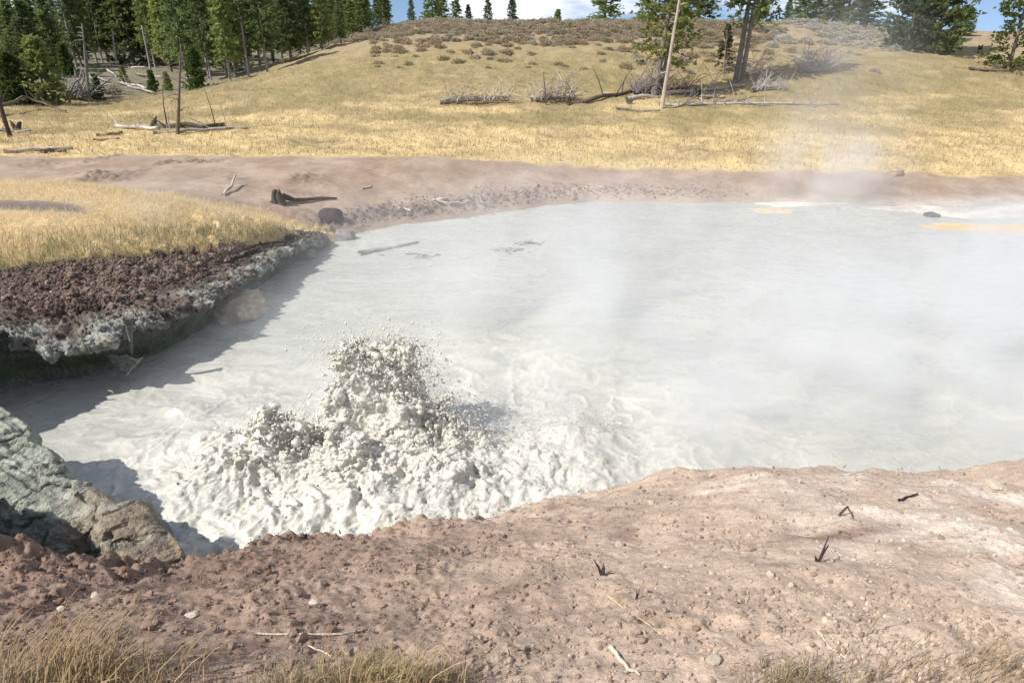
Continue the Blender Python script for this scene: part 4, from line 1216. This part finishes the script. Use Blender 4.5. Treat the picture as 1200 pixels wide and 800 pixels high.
rnd = random.Random(11)
def ground_pt(px, Y):
    """a point of the land at distance Y behind photo column px"""
    z = 2.0
    for _ in range(5):
        x = (px - 600) / FPX * (Y * CP + (CAM_Z - z) * SP); z = ground_z(x, Y)
    return (x, Y, z - .05)

# forest on the left: three belts, nearest first
def forest():
    spots = []
    def edge(px): return np.interp(px, (0, 75, 150, 215, 260, 300, 350, 400, 440, 470), (66, 72, 80, 68, 60, 62, 66, 72, 80, 88))
    for i in range(24):
        px = -60 + i * 22 + rnd.uniform(-5, 5); spots.append((px, edge(px) + rnd.uniform(0, 4), 0))
    for i in range(36):
        px = -60 + i * 14.7 + rnd.uniform(-5, 5); spots.append((px, edge(px) + rnd.uniform(6, 16), 1))
    for i in range(46):
        px = -80 + i * 11.7 + rnd.uniform(-4, 4); spots.append((px, edge(px) + rnd.uniform(18, 40), 2))
    for px, Y, belt in spots:
        if belt == 0 and 55 < px < 205: Y += 8
        if px > 462: continue
        x, y, z = ground_pt(px, Y)
        topy = np.interp(px, (0, 40, 60, 110, 200, 300, 380, 440, 470), (17, 14, -8, -30, -45, -30, -12, -6, -4)) + rnd.uniform(-20, 10)
        h = pY(px, topy, Y)[2] - z
        h = min(max(h, 4.5), 16)
        k = rnd.random()
        if k < .10: kind, nm, lab = rnd.choice(BARE), 'pine_tree', 'thin pine with mostly bare grey trunk'
        elif k < .82: kind, nm, lab = rnd.choice(PINES), 'pine_tree', 'tall narrow green forest pine'
        else: kind, nm, lab = rnd.choice(SPRUCE), 'spruce_tree', 'full dark green spruce with low branches'
        base_h = 7 if kind in SPRUCE else 10
        put_tree(nm, kind, (x, y, z), h / base_h, rnd.uniform(0, 6.3), lab + ', ' + ('left of bushy young pines', 'behind the fallen logs', 'behind the bare trunk', 'where forest meets hill', 'at right forest end')[int(np.digitize(px, (75, 190, 270, 380)))] + (' in front', ' in the middle rows', ' far back')[belt], 'conifers of the left forest', width=rnd.uniform(.85, 1.2) * (10 / max(h, 7)) ** .5)
forest()

for px, py, h, kd, lab in ((22, 121, 3.6, 1, 'bushy young green pine left of its pair at the left meadow edge'), (55, 121, 4.6, 0, 'largest bushy bright green young pine at the edge of left meadow'), (4, 118, 3.0, 0, 'young pine cut by the left edge of the picture'),
                           (116, 116, 1.9, 1, 'small bright green pine sapling right of the debris pile'), (146, 98, 1.6, 0, 'small green pine sapling among the fallen logs'), (232, 104, 3.3, 1, 'yellow green young pine where the forest meets the hill'),
                           (180, 108, 1.8, 1, 'little dark sapling left of the leaning bare trunk'), (198, 106, 1.5, 0, 'little green sapling just left of the bare trunk'), (80, 88, 3.2, 1, 'slim young pine behind the debris pile')):
    p = on_ground(px, py, .05)
    put_tree('young_pine', YOUNG[kd], tuple(p), h / 3.2, rnd.uniform(0, 6), lab, None, 'tree', 1.15 if h > 3.3 else 1.0)

# trees on the skyline and the right side: px, base py, top py, distance, kind, width, label
for px, Y, topy, kind, wd, nm, lab in (
        (483, 92, -2, SPRUCE[2], .7, 'spruce_tree', 'slim bluish conifer on the skyline just right of the forest'),
        (508, 96, -30, SPRUCE[0], .8, 'spruce_tree', 'green conifer on the skyline left of the dark pair'),
        (518, 99, -22, SPRUCE[0], .7, 'spruce_tree', 'conifer behind the green one on the skyline'),
        (535, 94, -12, SPRUCE[1], .7, 'spruce_tree', 'dark conifer on the skyline with a small one at its right'),
        (549, 95, 5, SPRUCE[2], .9, 'spruce_tree', 'smallest pointed conifer of the skyline group left of centre'),
        (572, 93, -4, SPRUCE[1], .75, 'spruce_tree', 'lone dark conifer on the skyline with sky on both sides'),
        (600, 94, -6, SPRUCE[2], .8, 'spruce_tree', 'lone bluish conifer on the skyline at the middle of the picture'),
        (653, 92, 11, YOUNG[0], .8, 'young_pine', 'tiny sapling alone on the skyline right of centre'),
        (708, 90, -40, SPRUCE[0], 1.1, 'spruce_tree', 'broad green conifer on the skyline left of the near trunks'),
        (818, 88, -60, SPRUCE[1], 1.0, 'spruce_tree', 'large dark conifer on the hilltop behind the pale dead trunk'),
        (790, 90, -50, SPRUCE[1], .9, 'spruce_tree', 'dark conifer on the hilltop between the near trunks'),
        (762, 91, -45, SPRUCE[0], .9, 'spruce_tree', 'dark green conifer on the hilltop at the left of the near trunks'),
        (886, 90, -26, SPRUCE[2], .9, 'spruce_tree', 'grey green conifer on the hilltop right of the second trunk group'),
        (921, 95, -4, SPRUCE[2], .7, 'spruce_tree', 'slim conifer on the skyline in the gap right of trunks'),
        (940, 90, -20, SPRUCE[0], 1.5, 'spruce_tree', 'leftmost tree of the dense green clump on the right hilltop'),
        (965, 91, -30, SPRUCE[0], 1.5, 'spruce_tree', 'broad tree in the dense clump, second from its left end'),
        (990, 88, -30, SPRUCE[1], 1.5, 'spruce_tree', 'dark middle tree of the dense clump on the right hilltop'),
        (1014, 84, -30, SPRUCE[2], 1.5, 'spruce_tree', 'grey green tree at the right end of the hilltop clump'),
        (1131, 76, 8, SPRUCE[1], 1.0, 'spruce_tree', 'dark pointed conifer just right of the big bushy junipers'),
        (1118, 72, 10, SPRUCE[2], 1.0, 'spruce_tree', 'small bluish conifer tucked behind the big bushy tree')):
    p = ground_pt(px, Y)
    h = pY(px, topy, Y)[2] - p[2]
    bh = 3.2 if kind in YOUNG else 7
    put_tree(nm, kind, p, max(h, 1) / bh, rnd.uniform(0, 6), lab, None, 'tree', wd * 1.55)

JUN = [conifer_meshes(990 + i, 6, 2.5, .06, 30, 9, .34, .6, (BL, MD)[i], dead=6, droop=-.05, clumps=7, trunk_r=.22, power=.5) for i in range(2)]
OPEN = conifer_meshes(996, 7.5, 2.5, .07, 22, 8, .30, .9, ((.075, .115, .03), (.17, .19, .045)), dead=3, droop=.0, clumps=7, trunk_r=.16, gap=.2, power=.5)
for px, py, h, kd, wd, lab in ((1062, 58, 6.5, 0, 1.0, 'big grey green bushy juniper on the right slope, left one of two'), (1096, 62, 7.5, 1, .95, 'big dark green bushy juniper on the right slope beside its grey green neighbour')):
    p = on_ground(px, py, .1)
    put_tree('juniper_tree', JUN[kd], tuple(p), h / 6, rnd.uniform(0, 6), lab, None, 'tree', wd)
p = on_ground(1181, 84, .1)
put_tree('pine_tree', OPEN, tuple(p), 1.0, 1.0, 'open branched yellow green pine near the right edge', None, 'tree', 1.0)

# the two near groups of trunks on the slope: px at base and at the top edge, base py, radius
TR1 = conifer_meshes(1001, 13, 2.7, .20, 34, 8, .30, .8, ((.12, .145, .045), (.22, .22, .07)), dead=24, gap=.15, trunk_r=.23, tcol=(.21, .175, .15), clumps=6)
TR2 = conifer_meshes(1002, 12, 2.0, .34, 28, 7, .28, .8, MD, dead=30, gap=.2, trunk_r=.19, tcol=(.26, .225, .2), clumps=5)
TR3 = conifer_meshes(1003, 12, 2.3, .40, 28, 8, .32, .8, BL, dead=26, gap=.05, trunk_r=.2, tcol=(.20, .175, .155), clumps=5)
def lean_tree(kind, px, py, dxtop, scale, rz, lab, wd=1.0, nm='pine_tree'):
    p = on_ground(px, py, .1)
    e = put_tree(nm, kind, tuple(p), scale, 0, lab, None, 'tree', wd)
    # lean: so many metres sideways per metre of height
    e.rotation_euler = (0, math.atan(dxtop), 0)
    return e
lean_tree(TR1, 766, 112, .10, 1.0, 0, 'near pine with yellow green boughs, leftmost trunk of the slope group')
lean_tree(TR2, 773, 111, .11, 1.0, 0, 'near pine with a rough brown trunk behind the pale dead one')
lean_tree(TR3, 861, 98, .07, 1.1, 0, 'dark double trunk pine standing in the shade right of the slope group')
lean_tree(TR2, 868, 97, .05, 1.0, 0, 'slimmer pale pine trunk close beside the dark trunk in shade')

def snag(px, py, topx, topy, r0, r1, col, lab, branches=8, nm='dead_tree', extra=0.0):
    p = on_ground(px, py, .1)
    top = pY(topx, topy, p[1] + extra)
    top = p + (top - p) * 1.0
    g = Geo(); n = 9
    t = np.linspace(0, 1, n)[:, None]
    Q = (top - p) * t + np.stack([perlin(t[:, 0] * 3, t[:, 0] * 0 + px + k, 1100) for k in range(3)], 1) * .06 * t
    g.tube(Q, np.linspace(r0, r1, n), 7, col, .12)
    e = empty(nm, tuple(p), lab, 'dead tree')
    g.build('trunk', M_WOOD, e)
    if branches:
        b = Geo(); rr = random.Random(px)
        for _ in range(branches):
            k = rr.uniform(.25, .97); a = Q[0] + (Q[-1] - Q[0]) * k
            L = rr.uniform(.3, 1.1) * (1.2 - k * .6); d = np.array([rr.choice((-1, 1)) * rr.uniform(.4, 1), rr.uniform(-.5, .5), rr.uniform(-.3, .5)])
            b.tube([a, a + d * L * .5, a + d * L + [0, 0, -.15 * L]], [r1 * .9, r1 * .6, r1 * .25], 4, col)
        b.build('branches', M_WOOD, e)['kind'] = 'stuff'
    return e
snag(775, 128, 806, -60, .135, .06, (.40, .34, .265), 'pale leaning dead trunk, the nearest one on the slope', 14)
snag(208, 158, 212, 52, .10, .03, (.15, .12, .10), 'thin bare dark trunk standing by the fallen logs in left meadow', 10)
snag(105, 120, 96, 28, .14, .05, (.20, .19, .18), 'grey dead trunk standing at the forest edge by the debris pile', 12)
snag(12, 161, -4, 110, .13, .09, (.09, .065, .05), 'dark leaning burnt trunk at the left edge of the meadow', 0)
snag(63, 75, 58, 12, .12, .05, (.45, .42, .38), 'pale bare trunk inside the left forest', 8)
snag(137, 78, 131, 35, .12, .06, (.42, .39, .36), 'pale bare trunk at the back of the fallen logs', 6)
snag(177, 84, 166, 30, .12, .05, (.38, .35, .32), 'grey leaning bare trunk right of centre in the left forest', 6)
snag(640, 123, 637, 84, .06, .02, (.12, .10, .085), 'short dark snag standing out of the right brush pile', 2)
snag(848, 88, 852, 35, .06, .02, (.2, .17, .14), 'thin dead sapling left of the shaded trunks', 10)

# slender sapling beside the second group
p = on_ground(848, 86, .05)
put_tree('sapling', conifer_meshes(1010, 3.6, .8, .2, 16, 5, .2, .9, ((.11, .115, .06), (.16, .15, .07)), dead=10, trunk_r=.06), tuple(p), 1.0, 0, 'dull brownish sapling left of the shaded trunks on the slope', None, 'tree')

# ---------------------------------------------------------------- dead wood on the meadow
stick('fallen_log', [(135, 151), (160, 152), (186, 154)], (.13, .1), (.50, .46, .40), 'pale weathered log left of the bare trunk in the meadow', 'log', .05, twigs=4)
stick('fallen_log', [(180, 151), (210, 151), (245, 150), (262, 149)], (.17, .09), (.09, .085, .075), 'dark log behind the foot of the bare trunk', 'log', .05, twigs=5)
stick('fallen_log', [(180, 158), (215, 157), (250, 154), (290, 153)], (.11, .06), (.36, .33, .29), 'long grey log in front of the bare trunk', 'log', .05, twigs=5)
stick('fallen_log', [(114, 160), (130, 159), (145, 158)], (.10, .08), (.15, .12, .095), 'short dark log in the yellow meadow grass on the left', 'log', .03)
stick('fallen_log', [(110, 166), (124, 165), (140, 164)], (.06, .05), (.25, .2, .15), 'thin brown log below the short dark log', 'log', .02)
stick('fallen_log', [(5, 180), (40, 178), (86, 175)], (.12, .07), (.58, .49, .40), 'pale log lying where meadow meets bare soil on the left', 'log', .04)
stick('fallen_log', [(50, 180), (62, 178), (78, 180)], (.12, .07), (.20, .14, .11), 'brown root piece beside the pale log at the soil edge', 'log', .02)
stick('fallen_log', [(-14, 139), (8, 133), (35, 127), (55, 130), (78, 133)], (.14, .05), (.17, .14, .115), 'arched dead tree lying across the left meadow', 'log', .1, twigs=9, heights=[.2, .4, .55, .3, 0])
stick('fallen_log', [(-5, 154), (15, 156), (36, 157)], (.10, .06), (.34, .31, .29), 'grey log lying at the foot of the dark leaning trunk', 'log', .04, twigs=3)
stick('fallen_log', [(665, 125), (700, 118), (735, 110), (765, 104)], (.16, .09), (.115, .09, .075), 'dark brown log slanting up the slope left of the trunks', 'log', .05, twigs=7)
stick('fallen_log', [(733, 118), (750, 117), (770, 115)], (.17, .12), (.42, .38, .34), 'grey log end with dark butt beside the near trunks', 'log', .06)
stick('fallen_log', [(776, 113), (810, 110), (845, 106), (872, 102)], (.15, .08), (.40, .36, .31), 'long grey log reaching right from the near trunks', 'log', .08, twigs=6)
stick('fallen_log', [(722, 129), (745, 131), (772, 131)], (.09, .07), (.34, .29, .24), 'low brown log in front of the near trunks', 'log', .02, twigs=2)
stick('fallen_log', [(772, 124), (820, 125), (880, 123), (930, 123), (982, 124)], (.11, .05), (.40, .37, .36), 'long grey dead tree with many twigs on the right meadow', 'log', .05, twigs=34)
stick('fallen_log', [(820, 116), (835, 115), (850, 116)], (.12, .08), (.46, .40, .33), 'short pale log by the dark stump on the slope', 'log', .04)
stick('fallen_log', [(1135, 83), (1150, 84), (1178, 86)], (.14, .06), (.14, .115, .1), 'dark log left of the open pine at the right', 'log', .05, twigs=3)
stick('fallen_log', [(1082, 55), (1100, 60), (1120, 62)], (.1, .06), (.14, .10, .08), 'dark deadwood under the bushy junipers', 'log', .05, twigs=4)
for i, (a, b) in enumerate((((118, 79), (172, 82)), ((125, 82), (140, 96)), ((150, 78), (182, 76)), ((105, 92), (128, 98)), ((140, 100), (176, 106)), ((150, 104), (182, 112)), ((108, 100), (134, 102)), ((160, 90), (190, 93)))):
    stick('fallen_log', [a, ((a[0] + b[0]) / 2, (a[1] + b[1]) / 2 - .5), b], (.13, .08), ((.46, .43, .39), (.36, .33, .30))[i % 2], 'grey fallen log among the deadfall on the left forest floor', 'log', .1, twigs=3, group='fallen logs on the forest floor')

stick('driftwood', [(262, 230), (270, 224), (278, 217)], (.06, .04), (.50, .44, .37), 'pale stick slanting out of the ground behind the dry grass', 'stick', 0, heights=[0, .12, .28])
stick('driftwood', [(510, 240), (530, 241), (548, 242)], (.06, .03), (.38, .33, .28), 'brown branch on the rubble at the far shore', 'branch', .03)
stick('driftwood', [(508, 236), (516, 236), (524, 237)], (.09, .06), (.58, .52, .44), 'whitish wood chunk on the rubble at the far shore', 'driftwood', .03)
stick('driftwood', [(556, 237), (566, 243), (580, 247)], (.06, .03), (.30, .25, .21), 'forked branch reaching from far shore into the pool', 'branch', .05, twigs=5, heights=[.25, .1, 0])
stick('driftwood', [(468, 246), (475, 248), (482, 251)], (.04, .03), (.6, .52, .44), 'pale stick on the shore left of the forked branch', 'stick', .03)
stick('driftwood', [(424, 223), (430, 222), (437, 221)], (.04, .03), (.6, .52, .42), 'small pale stick on bare soil beyond the shore', 'stick', .02)
stick('driftwood', [(1110, 250), (1118, 249), (1128, 250)], (.05, .03), (.1, .09, .08), 'dark stick on the sediment bar at the right', 'stick', .1)

def float_log():
    a, b = pz(421, 298, 0.02), pz(490, 284, 0.02)
    g = Geo(); n = 10; t = np.linspace(0, 1, n)[:, None]
    Q = (b - a) * t; Q[:, 2] += .02 * np.sin(t[:, 0] * 9)
    g.tube(Q, np.linspace(.12, .04, n), 7, (.40, .385, .36), .15)
    tag(g.build('floating_log', M_WOOD, None, tuple(a)), 'half sunk grey log floating in the far left of the pool', 'log')
    for px, py, s, lab in ((492, 300, .35, 'clump of dark twigs floating right of the sunken log'), (626, 285, .2, 'small floating debris in the middle of the calm water'), (600, 293, .25, 'floating scum left of the small debris in calm water'), (560, 250, .3, 'dark floating twigs off the far shore')):
        p = pz(px, py, .01); g = Geo(); rr = random.Random(px)
        for _ in range(14):
            q = np.array([rr.gauss(0, s), rr.gauss(0, s * .5), rr.uniform(0, .03)]); d = np.array([rr.uniform(-.2, .2), rr.uniform(-.15, .15), rr.uniform(-.02, .05)])
            g.tube([q - d, q + d], [.013, .009], 4, (.27, .26, .24))
        tag(g.build('floating_twigs', M_WOOD, None, tuple(p)), lab, 'debris')
float_log()

def stump():
    for px, py, hh, dx, lab in ((322, 239, .52, .05, 'left half of the split dark stump beside the dry grass'), (330, 240, .60, -.02, 'taller right half of the split dark stump with a root trailing right')):
        p = on_ground(px, py, .05)
        g = Geo(); n = 7; t = np.linspace(0, 1, n)
        g.tube(np.stack([dx * t * 2 + .03 * np.sin(t * 7), 0 * t, hh * t], 1), [.19, .16, .14, .13, .12, .09, .03], 8, (.10, .085, .07), .25)
        e = empty('tree_stump', tuple(p), lab, 'stump')
        g.build('trunk', M_WOOD, e)
        if px == 330:
            r = Geo(); Q = np.array([on_ground(a, b) for a, b in ((332, 238), (345, 239), (360, 238), (378, 236), (395, 234))]) - p
            Q[:, 2] += [.25, .12, .1, .08, .04]
            r.tube(Q, [.13, .09, .08, .06, .04], 6, (.12, .095, .075), .2)
            r.build('root', M_WOOD, e)
    for px, py, hh, lab in ((178, 150, .7, 'dark upturned root beside the fallen logs'), (20, 153, .6, 'dark spiky root by the leaning burnt trunk'), (819, 113, .7, 'dark stump with pale broken top on the slope'), (738, 122, .5, 'dark stub at the end of the grey log'), (1148, 61, .8, 'dark stub in the shade right of the junipers'), (667, 122, .7, 'short dark stub at the foot of the slanting log')):
        p = on_ground(px, py, .05); g = Geo(); rr = random.Random(px)
        for k in range(4):
            d = np.array([rr.uniform(-.35, .35), rr.uniform(-.2, .2), hh * rr.uniform(.5, 1)])
            g.tube([(0, 0, -.1), d * .5, d], [.16, .11, .03], 6, (.10, .08, .065), .25)
        tag(g.build('tree_stump', M_WOOD, None, tuple(p)), lab, 'stump')
stump()

def brush(px0, px1, py, h, n, col, lab, col2=None, arch=.5, r=.028):
    """a tangle of dead branches lying between two photo columns"""
    a, b = on_ground(px0, py), on_ground(px1, py)
    c = (a + b) / 2; w = np.linalg.norm(b - a); rr = random.Random(px0)
    e = empty('brush_pile', tuple(c), lab, 'brush pile')
    g = Geo()
    main = Geo()
    m = [np.array([-w / 2, 0, .1]), np.array([-w * .1, rr.uniform(-.2, .2), .25]), np.array([w / 2, .3, .2])]
    main.tube(m, [.15, .12, .06], 7, np.array(col) * .55, .2)
    main.build('trunk', M_WOOD, e)
    for _ in range(n):
        u = rr.random()
        q = m[0] + (m[2] - m[0]) * u + np.array([0, rr.uniform(-.4, .4), 0])
        d = np.array([rr.gauss(.35, .6), rr.gauss(0, .35), abs(rr.gauss(.75, .35))]) * h * rr.uniform(.35, 1.05)
        k1 = q + d * .5 + np.array([rr.gauss(0, .1), rr.gauss(0, .1), .05]); k2 = q + d + np.array([rr.gauss(0, .2) * h, rr.gauss(0, .15), -arch * .3 * h * rr.random()])
        cc = np.array(col if col2 is None or rr.random() < .6 else col2) * rr.uniform(.75, 1.2)
        g.tube([q, k1, k2], [r, r * .7, r * .3], 4, cc)
        for _k in range(2):
            f = k1 + (k2 - k1) * rr.random(); dd = np.array([rr.gauss(.1, .3), rr.gauss(0, .2), rr.gauss(.15, .25)]) * h * .6
            g.tube([f, f + dd], [r * .5, r * .2], 3, cc)
    g.build('branches', M_WOOD, e)['kind'] = 'stuff'
    return e
brush(516, 596, 122, 1.3, 70, (.50, .46, .40), 'pile of pale dead branches on the slope, the left one of two', (.3, .25, .2))
brush(622, 672, 120, 1.7, 80, (.38, .33, .28), 'pile of dead branches with a dark snag, the right one of two', (.52, .47, .4))
brush(742, 772, 111, 2.2, 110, (.28, .24, .25), 'grey purple leafless shrub at the foot of near trunks', (.34, .30, .3), r=.022)
brush(780, 806, 110, 1.4, 40, (.28, .19, .14), 'reddish brown dead boughs right of the near trunks', None, r=.024)
brush(935, 975, 86, 2.3, 130, (.30, .27, .28), 'grey leafless shrub in the shade right of the trunks', (.36, .33, .33), r=.024)
brush(866, 890, 92, 2.2, 60, (.30, .27, .27), 'grey dead twigs right of the shaded trunks', None, r=.02)
brush(880, 925, 108, 1.0, 60, (.42, .39, .38), 'low tangle of grey twigs in the shade of the trunks', None, r=.022)
brush(72, 104, 117, 1.9, 70, (.34, .33, .33), 'dark pile of fallen trunks and branches at the forest edge', (.13, .12, .12), r=.05)
brush(124, 142, 112, 1.0, 40, (.30, .27, .22), 'grey leafless bush right of the small sapling at the forest edge', None, r=.02)

# ---------------------------------------------------------------- sagebrush on the hill
def bush_meshes(seed, col, leaf=.11, n=420):
    R = np.random.default_rng(seed)
    d = R.normal(0, 1, (n, 3)); d /= np.linalg.norm(d, axis=1)[:, None]
    d[:, 2] = np.abs(d[:, 2])
    lump = 1 + .28 * np.sin(d[:, 0] * 5 + seed) * np.cos(d[:, 1] * 4 + seed) + R.normal(0, .1, n)
    P = d * (R.uniform(.45, 1, (n, 1)) ** .5) * lump[:, None] * np.array([.62, .62, .62])
    ax = d * .6 + R.normal(0, .5, (n, 3)); ax /= np.linalg.norm(ax, axis=1)[:, None]
    s2 = np.cross(ax, R.normal(0, 1, (n, 3))); s2 /= np.linalg.norm(s2, axis=1)[:, None]
    s = leaf * R.uniform(.6, 1.4, (n, 1))
    V = np.stack([P + s2 * s * .5, P - s2 * s * .5, P + ax * s * 1.3], 1).reshape(-1, 3)
    k = np.repeat(R.uniform(0, 1, (n, 1)), 3, 0)
    c = np.array(col[0]) * (1 - k) + np.array(col[1]) * k
    fo = np_mesh('foliage', V, np.arange(3 * n).reshape(n, 3), c, False); fo.materials.append(M_GRASS)
    g = Geo()
    for _ in range(9):
        q = R.normal(0, .25, 3); q[2] = .5
        g.tube([(0, 0, -.1), q * .5, q], [.03, .02, .01], 3, (.2, .16, .12))
    st = g.mesh('stem'); st.materials.append(M_WOOD)
    return fo, st
SAGE = [bush_meshes(1200 + i, c) for i, c in enumerate((((.38, .34, .25), (.52, .47, .36)), ((.36, .28, .19), (.50, .39, .27)), ((.44, .42, .36), (.58, .56, .49)), ((.28, .25, .15), (.42, .37, .24))))]

def sage():
    made = 0
    rr = random.Random(77)
    rest = []
    tries = 0
    while made < 2300 and tries < 30000:
        tries += 1
        px, Y = rr.uniform(395, 1050), rr.uniform(56, 86)
        if Y < 66 and rr.random() > .35 * (Y - 54) / 12: continue
        x, y, z = (px - 600) / FPX * (Y * CP + 1.2), Y, 0
        if fbm(np.array([x]), np.array([y]), 5, 3, 1300)[0] + rr.uniform(-.25, .25) < (-.32 if Y > 71 else -.08): continue
        if px > 860 and rr.random() < .5: continue
        if px < 440 and Y < 74: continue
        made += 1
        s = rr.uniform(.4, .95)
        k = 2 if px > 900 and rr.random() < .7 else rr.choice((0, 0, 1, 1, 3))
        rest.append((x, y, s, k, rr.uniform(0, 6.3), rr.uniform(.5, .85)))
    xs = np.array([q[0] for q in rest]); ys = np.array([q[1] for q in rest]); zs = terrain(xs, ys)[0]
    order = sorted(range(len(rest)), key=lambda i: rest[i][1] - rest[i][2] * 8)
    big = set(order[:290])
    acc = Geo()
    for i in range(len(rest)):
        x, y, s, k, rz, fl = rest[i]
        if i in big:
            e = empty('sagebrush', (x, y, zs[i] - .03), ('grey green', 'brownish', 'pale silvery', 'dull olive')[k] + ' sagebrush bush ' + ('on the left shoulder of the hill', 'on the hilltop under the lone conifers', 'on the hill left of the near trunks', 'behind the near trunks', 'on the hill right of the trunks')[int(np.digitize(x / (y * CP + 1.2) * FPX + 600, (500, 640, 755, 880)))] + (' low on the slope' if y < 72 else ' near the crest'), 'bush', 'sagebrush on the hill')
            e.scale = (s, s, s * fl); e.rotation_euler = (0, 0, rz)
            link('foliage', SAGE[k][0], None, e); link('stem', SAGE[k][1], None, e)
        else:
            me = SAGE[k][0]; n = len(me.vertices)
            co = np.empty(n * 3, np.float32); me.vertices.foreach_get('co', co); co = co.reshape(-1, 3)
            cl = np.empty(n * 4, np.float32); me.color_attributes['col'].data.foreach_get('color', cl)
            c_, s_ = math.cos(rz), math.sin(rz)
            P = np.stack([co[:, 0] * c_ - co[:, 1] * s_, co[:, 0] * s_ + co[:, 1] * c_, co[:, 2] * fl], 1) * s + [x, y, zs[i] - .03]
            acc.add(P, np.arange(n).reshape(-1, 3), cl.reshape(-1, 4)[:, :3])
    if acc.n:
        tag(acc.build('sagebrush_cover', M_GRASS, smooth=False), kind='stuff')
sage()
tag(bpy.data.objects['ground'], kind='structure')

# ---------------------------------------------------------------- steam
def steam(name, lo, hi, puffs, scale=.45, stretch=(1, 1, .8), seed=0.0, sharp=(.38, .72)):
    """one closed box of air whose density is a sum of soft puffs broken up by noise"""
    lo, hi = np.array(lo, float), np.array(hi, float)
    c = (lo + hi) / 2; h = (hi - lo) / 2
    V = np.array([(x, y, z) for x in (-1, 1) for y in (-1, 1) for z in (-1, 1)]) * h
    F = [(0, 1, 3, 2), (4, 6, 7, 5), (0, 4, 5, 1), (2, 3, 7, 6), (0, 2, 6, 4), (1, 5, 7, 3)]
    me = np_mesh(name, V, F, None, False)
    m = bpy.data.materials.new(name); m.use_nodes = True
    n, l = m.node_tree.nodes, m.node_tree.links
    n.clear()
    out = n.new('ShaderNodeOutputMaterial'); pv = n.new('ShaderNodeVolumePrincipled')
    pv.inputs['Color'].default_value = (.985, .993, 1, 1); pv.inputs['Anisotropy'].default_value = .25
    tcn = n.new('ShaderNodeTexCoord')
    tot = None
    for (px, py, pz_, rx, ry, rz, d) in puffs:
        mpp = n.new('ShaderNodeMapping'); mpp.vector_type = 'POINT'
        mpp.inputs['Location'].default_value = (-(px - c[0]) / rx, -(py - c[1]) / ry, -(pz_ - c[2]) / rz)
        mpp.inputs['Scale'].default_value = (1 / rx, 1 / ry, 1 / rz)
        l.new(tcn.outputs['Object'], mpp.inputs['Vector'])
        ln = n.new('ShaderNodeVectorMath'); ln.operation = 'LENGTH'; l.new(mpp.outputs['Vector'], ln.inputs[0])
        mr = n.new('ShaderNodeMapRange'); mr.interpolation_type = 'SMOOTHSTEP'
        mr.inputs['From Min'].default_value = 1; mr.inputs['From Max'].default_value = 0
        mr.inputs['To Min'].default_value = 0; mr.inputs['To Max'].default_value = d
        l.new(ln.outputs['Value'], mr.inputs['Value'])
        if tot is None: tot = mr.outputs['Result']
        else:
            ad = n.new('ShaderNodeMath'); l.new(tot, ad.inputs[0]); l.new(mr.outputs['Result'], ad.inputs[1]); tot = ad.outputs[0]
    mpn = n.new('ShaderNodeMapping'); mpn.inputs['Scale'].default_value = stretch; mpn.inputs['Location'].default_value = (seed, seed, 0)
    l.new(tcn.outputs['Object'], mpn.inputs['Vector'])
    t = n.new('ShaderNodeTexNoise'); t.inputs['Scale'].default_value = scale; t.inputs['Detail'].default_value = 3; t.inputs['Distortion'].default_value = .6
    l.new(mpn.outputs['Vector'], t.inputs['Vector'])
    mr = n.new('ShaderNodeMapRange'); mr.inputs['From Min'].default_value = sharp[0]; mr.inputs['From Max'].default_value = sharp[1]
    mr.inputs['To Min'].default_value = .08; mr.inputs['To Max'].default_value = 1.6
    l.new(t.outputs['Fac'], mr.inputs['Value'])
    mu = n.new('ShaderNodeMath'); mu.operation = 'MULTIPLY'; l.new(tot, mu.inputs[0]); l.new(mr.outputs['Result'], mu.inputs[1])
    l.new(mu.outputs[0], pv.inputs['Density'])
    l.new(pv.outputs['Volume'], out.inputs['Volume'])
    o = link(name, me, m, None, tuple(c))
    return tag(o, kind='stuff')

steam('steam', (-16, 7.2, -.6), (24, 33, 5.2), [
    (3, 20, .2, 14, 12, 3.2, .15), (8, 13, .2, 9, 6, 3.0, .46), (2.6, 10.6, .2, 4.2, 2.8, 1.7, .55), (1.5, 16, .3, 6, 4, 2.2, .22), (-3.4, 10.9, .5, 4.0, 2.2, 1.6, .22),
    (-2.3, 10.1, 1.0, 1.3, 1.0, 1.0, .45), (-6.5, 15.2, .3, 2.3, 2.6, 1.5, .20), (-11, 18.5, 2.0, 6.0, 3.2, 1.5, .12), (13.5, 28.8, 1.5, 4.2, 3.6, 3.4, .34), (10, 11, .3, 4.5, 3.6, 2.6, .55), (15, 18, .3, 6, 6, 2.8, .40)], .5, sharp=(.40, .68))
steam('steam_plume', (9, 30, -.5), (34, 60, 14), [(16, 36, 1.5, 6, 5, 4, .07), (19, 43, 4, 7, 7, 5, .04), (22, 50, 6, 8, 7, 5, .035)], .22, seed=5.0)
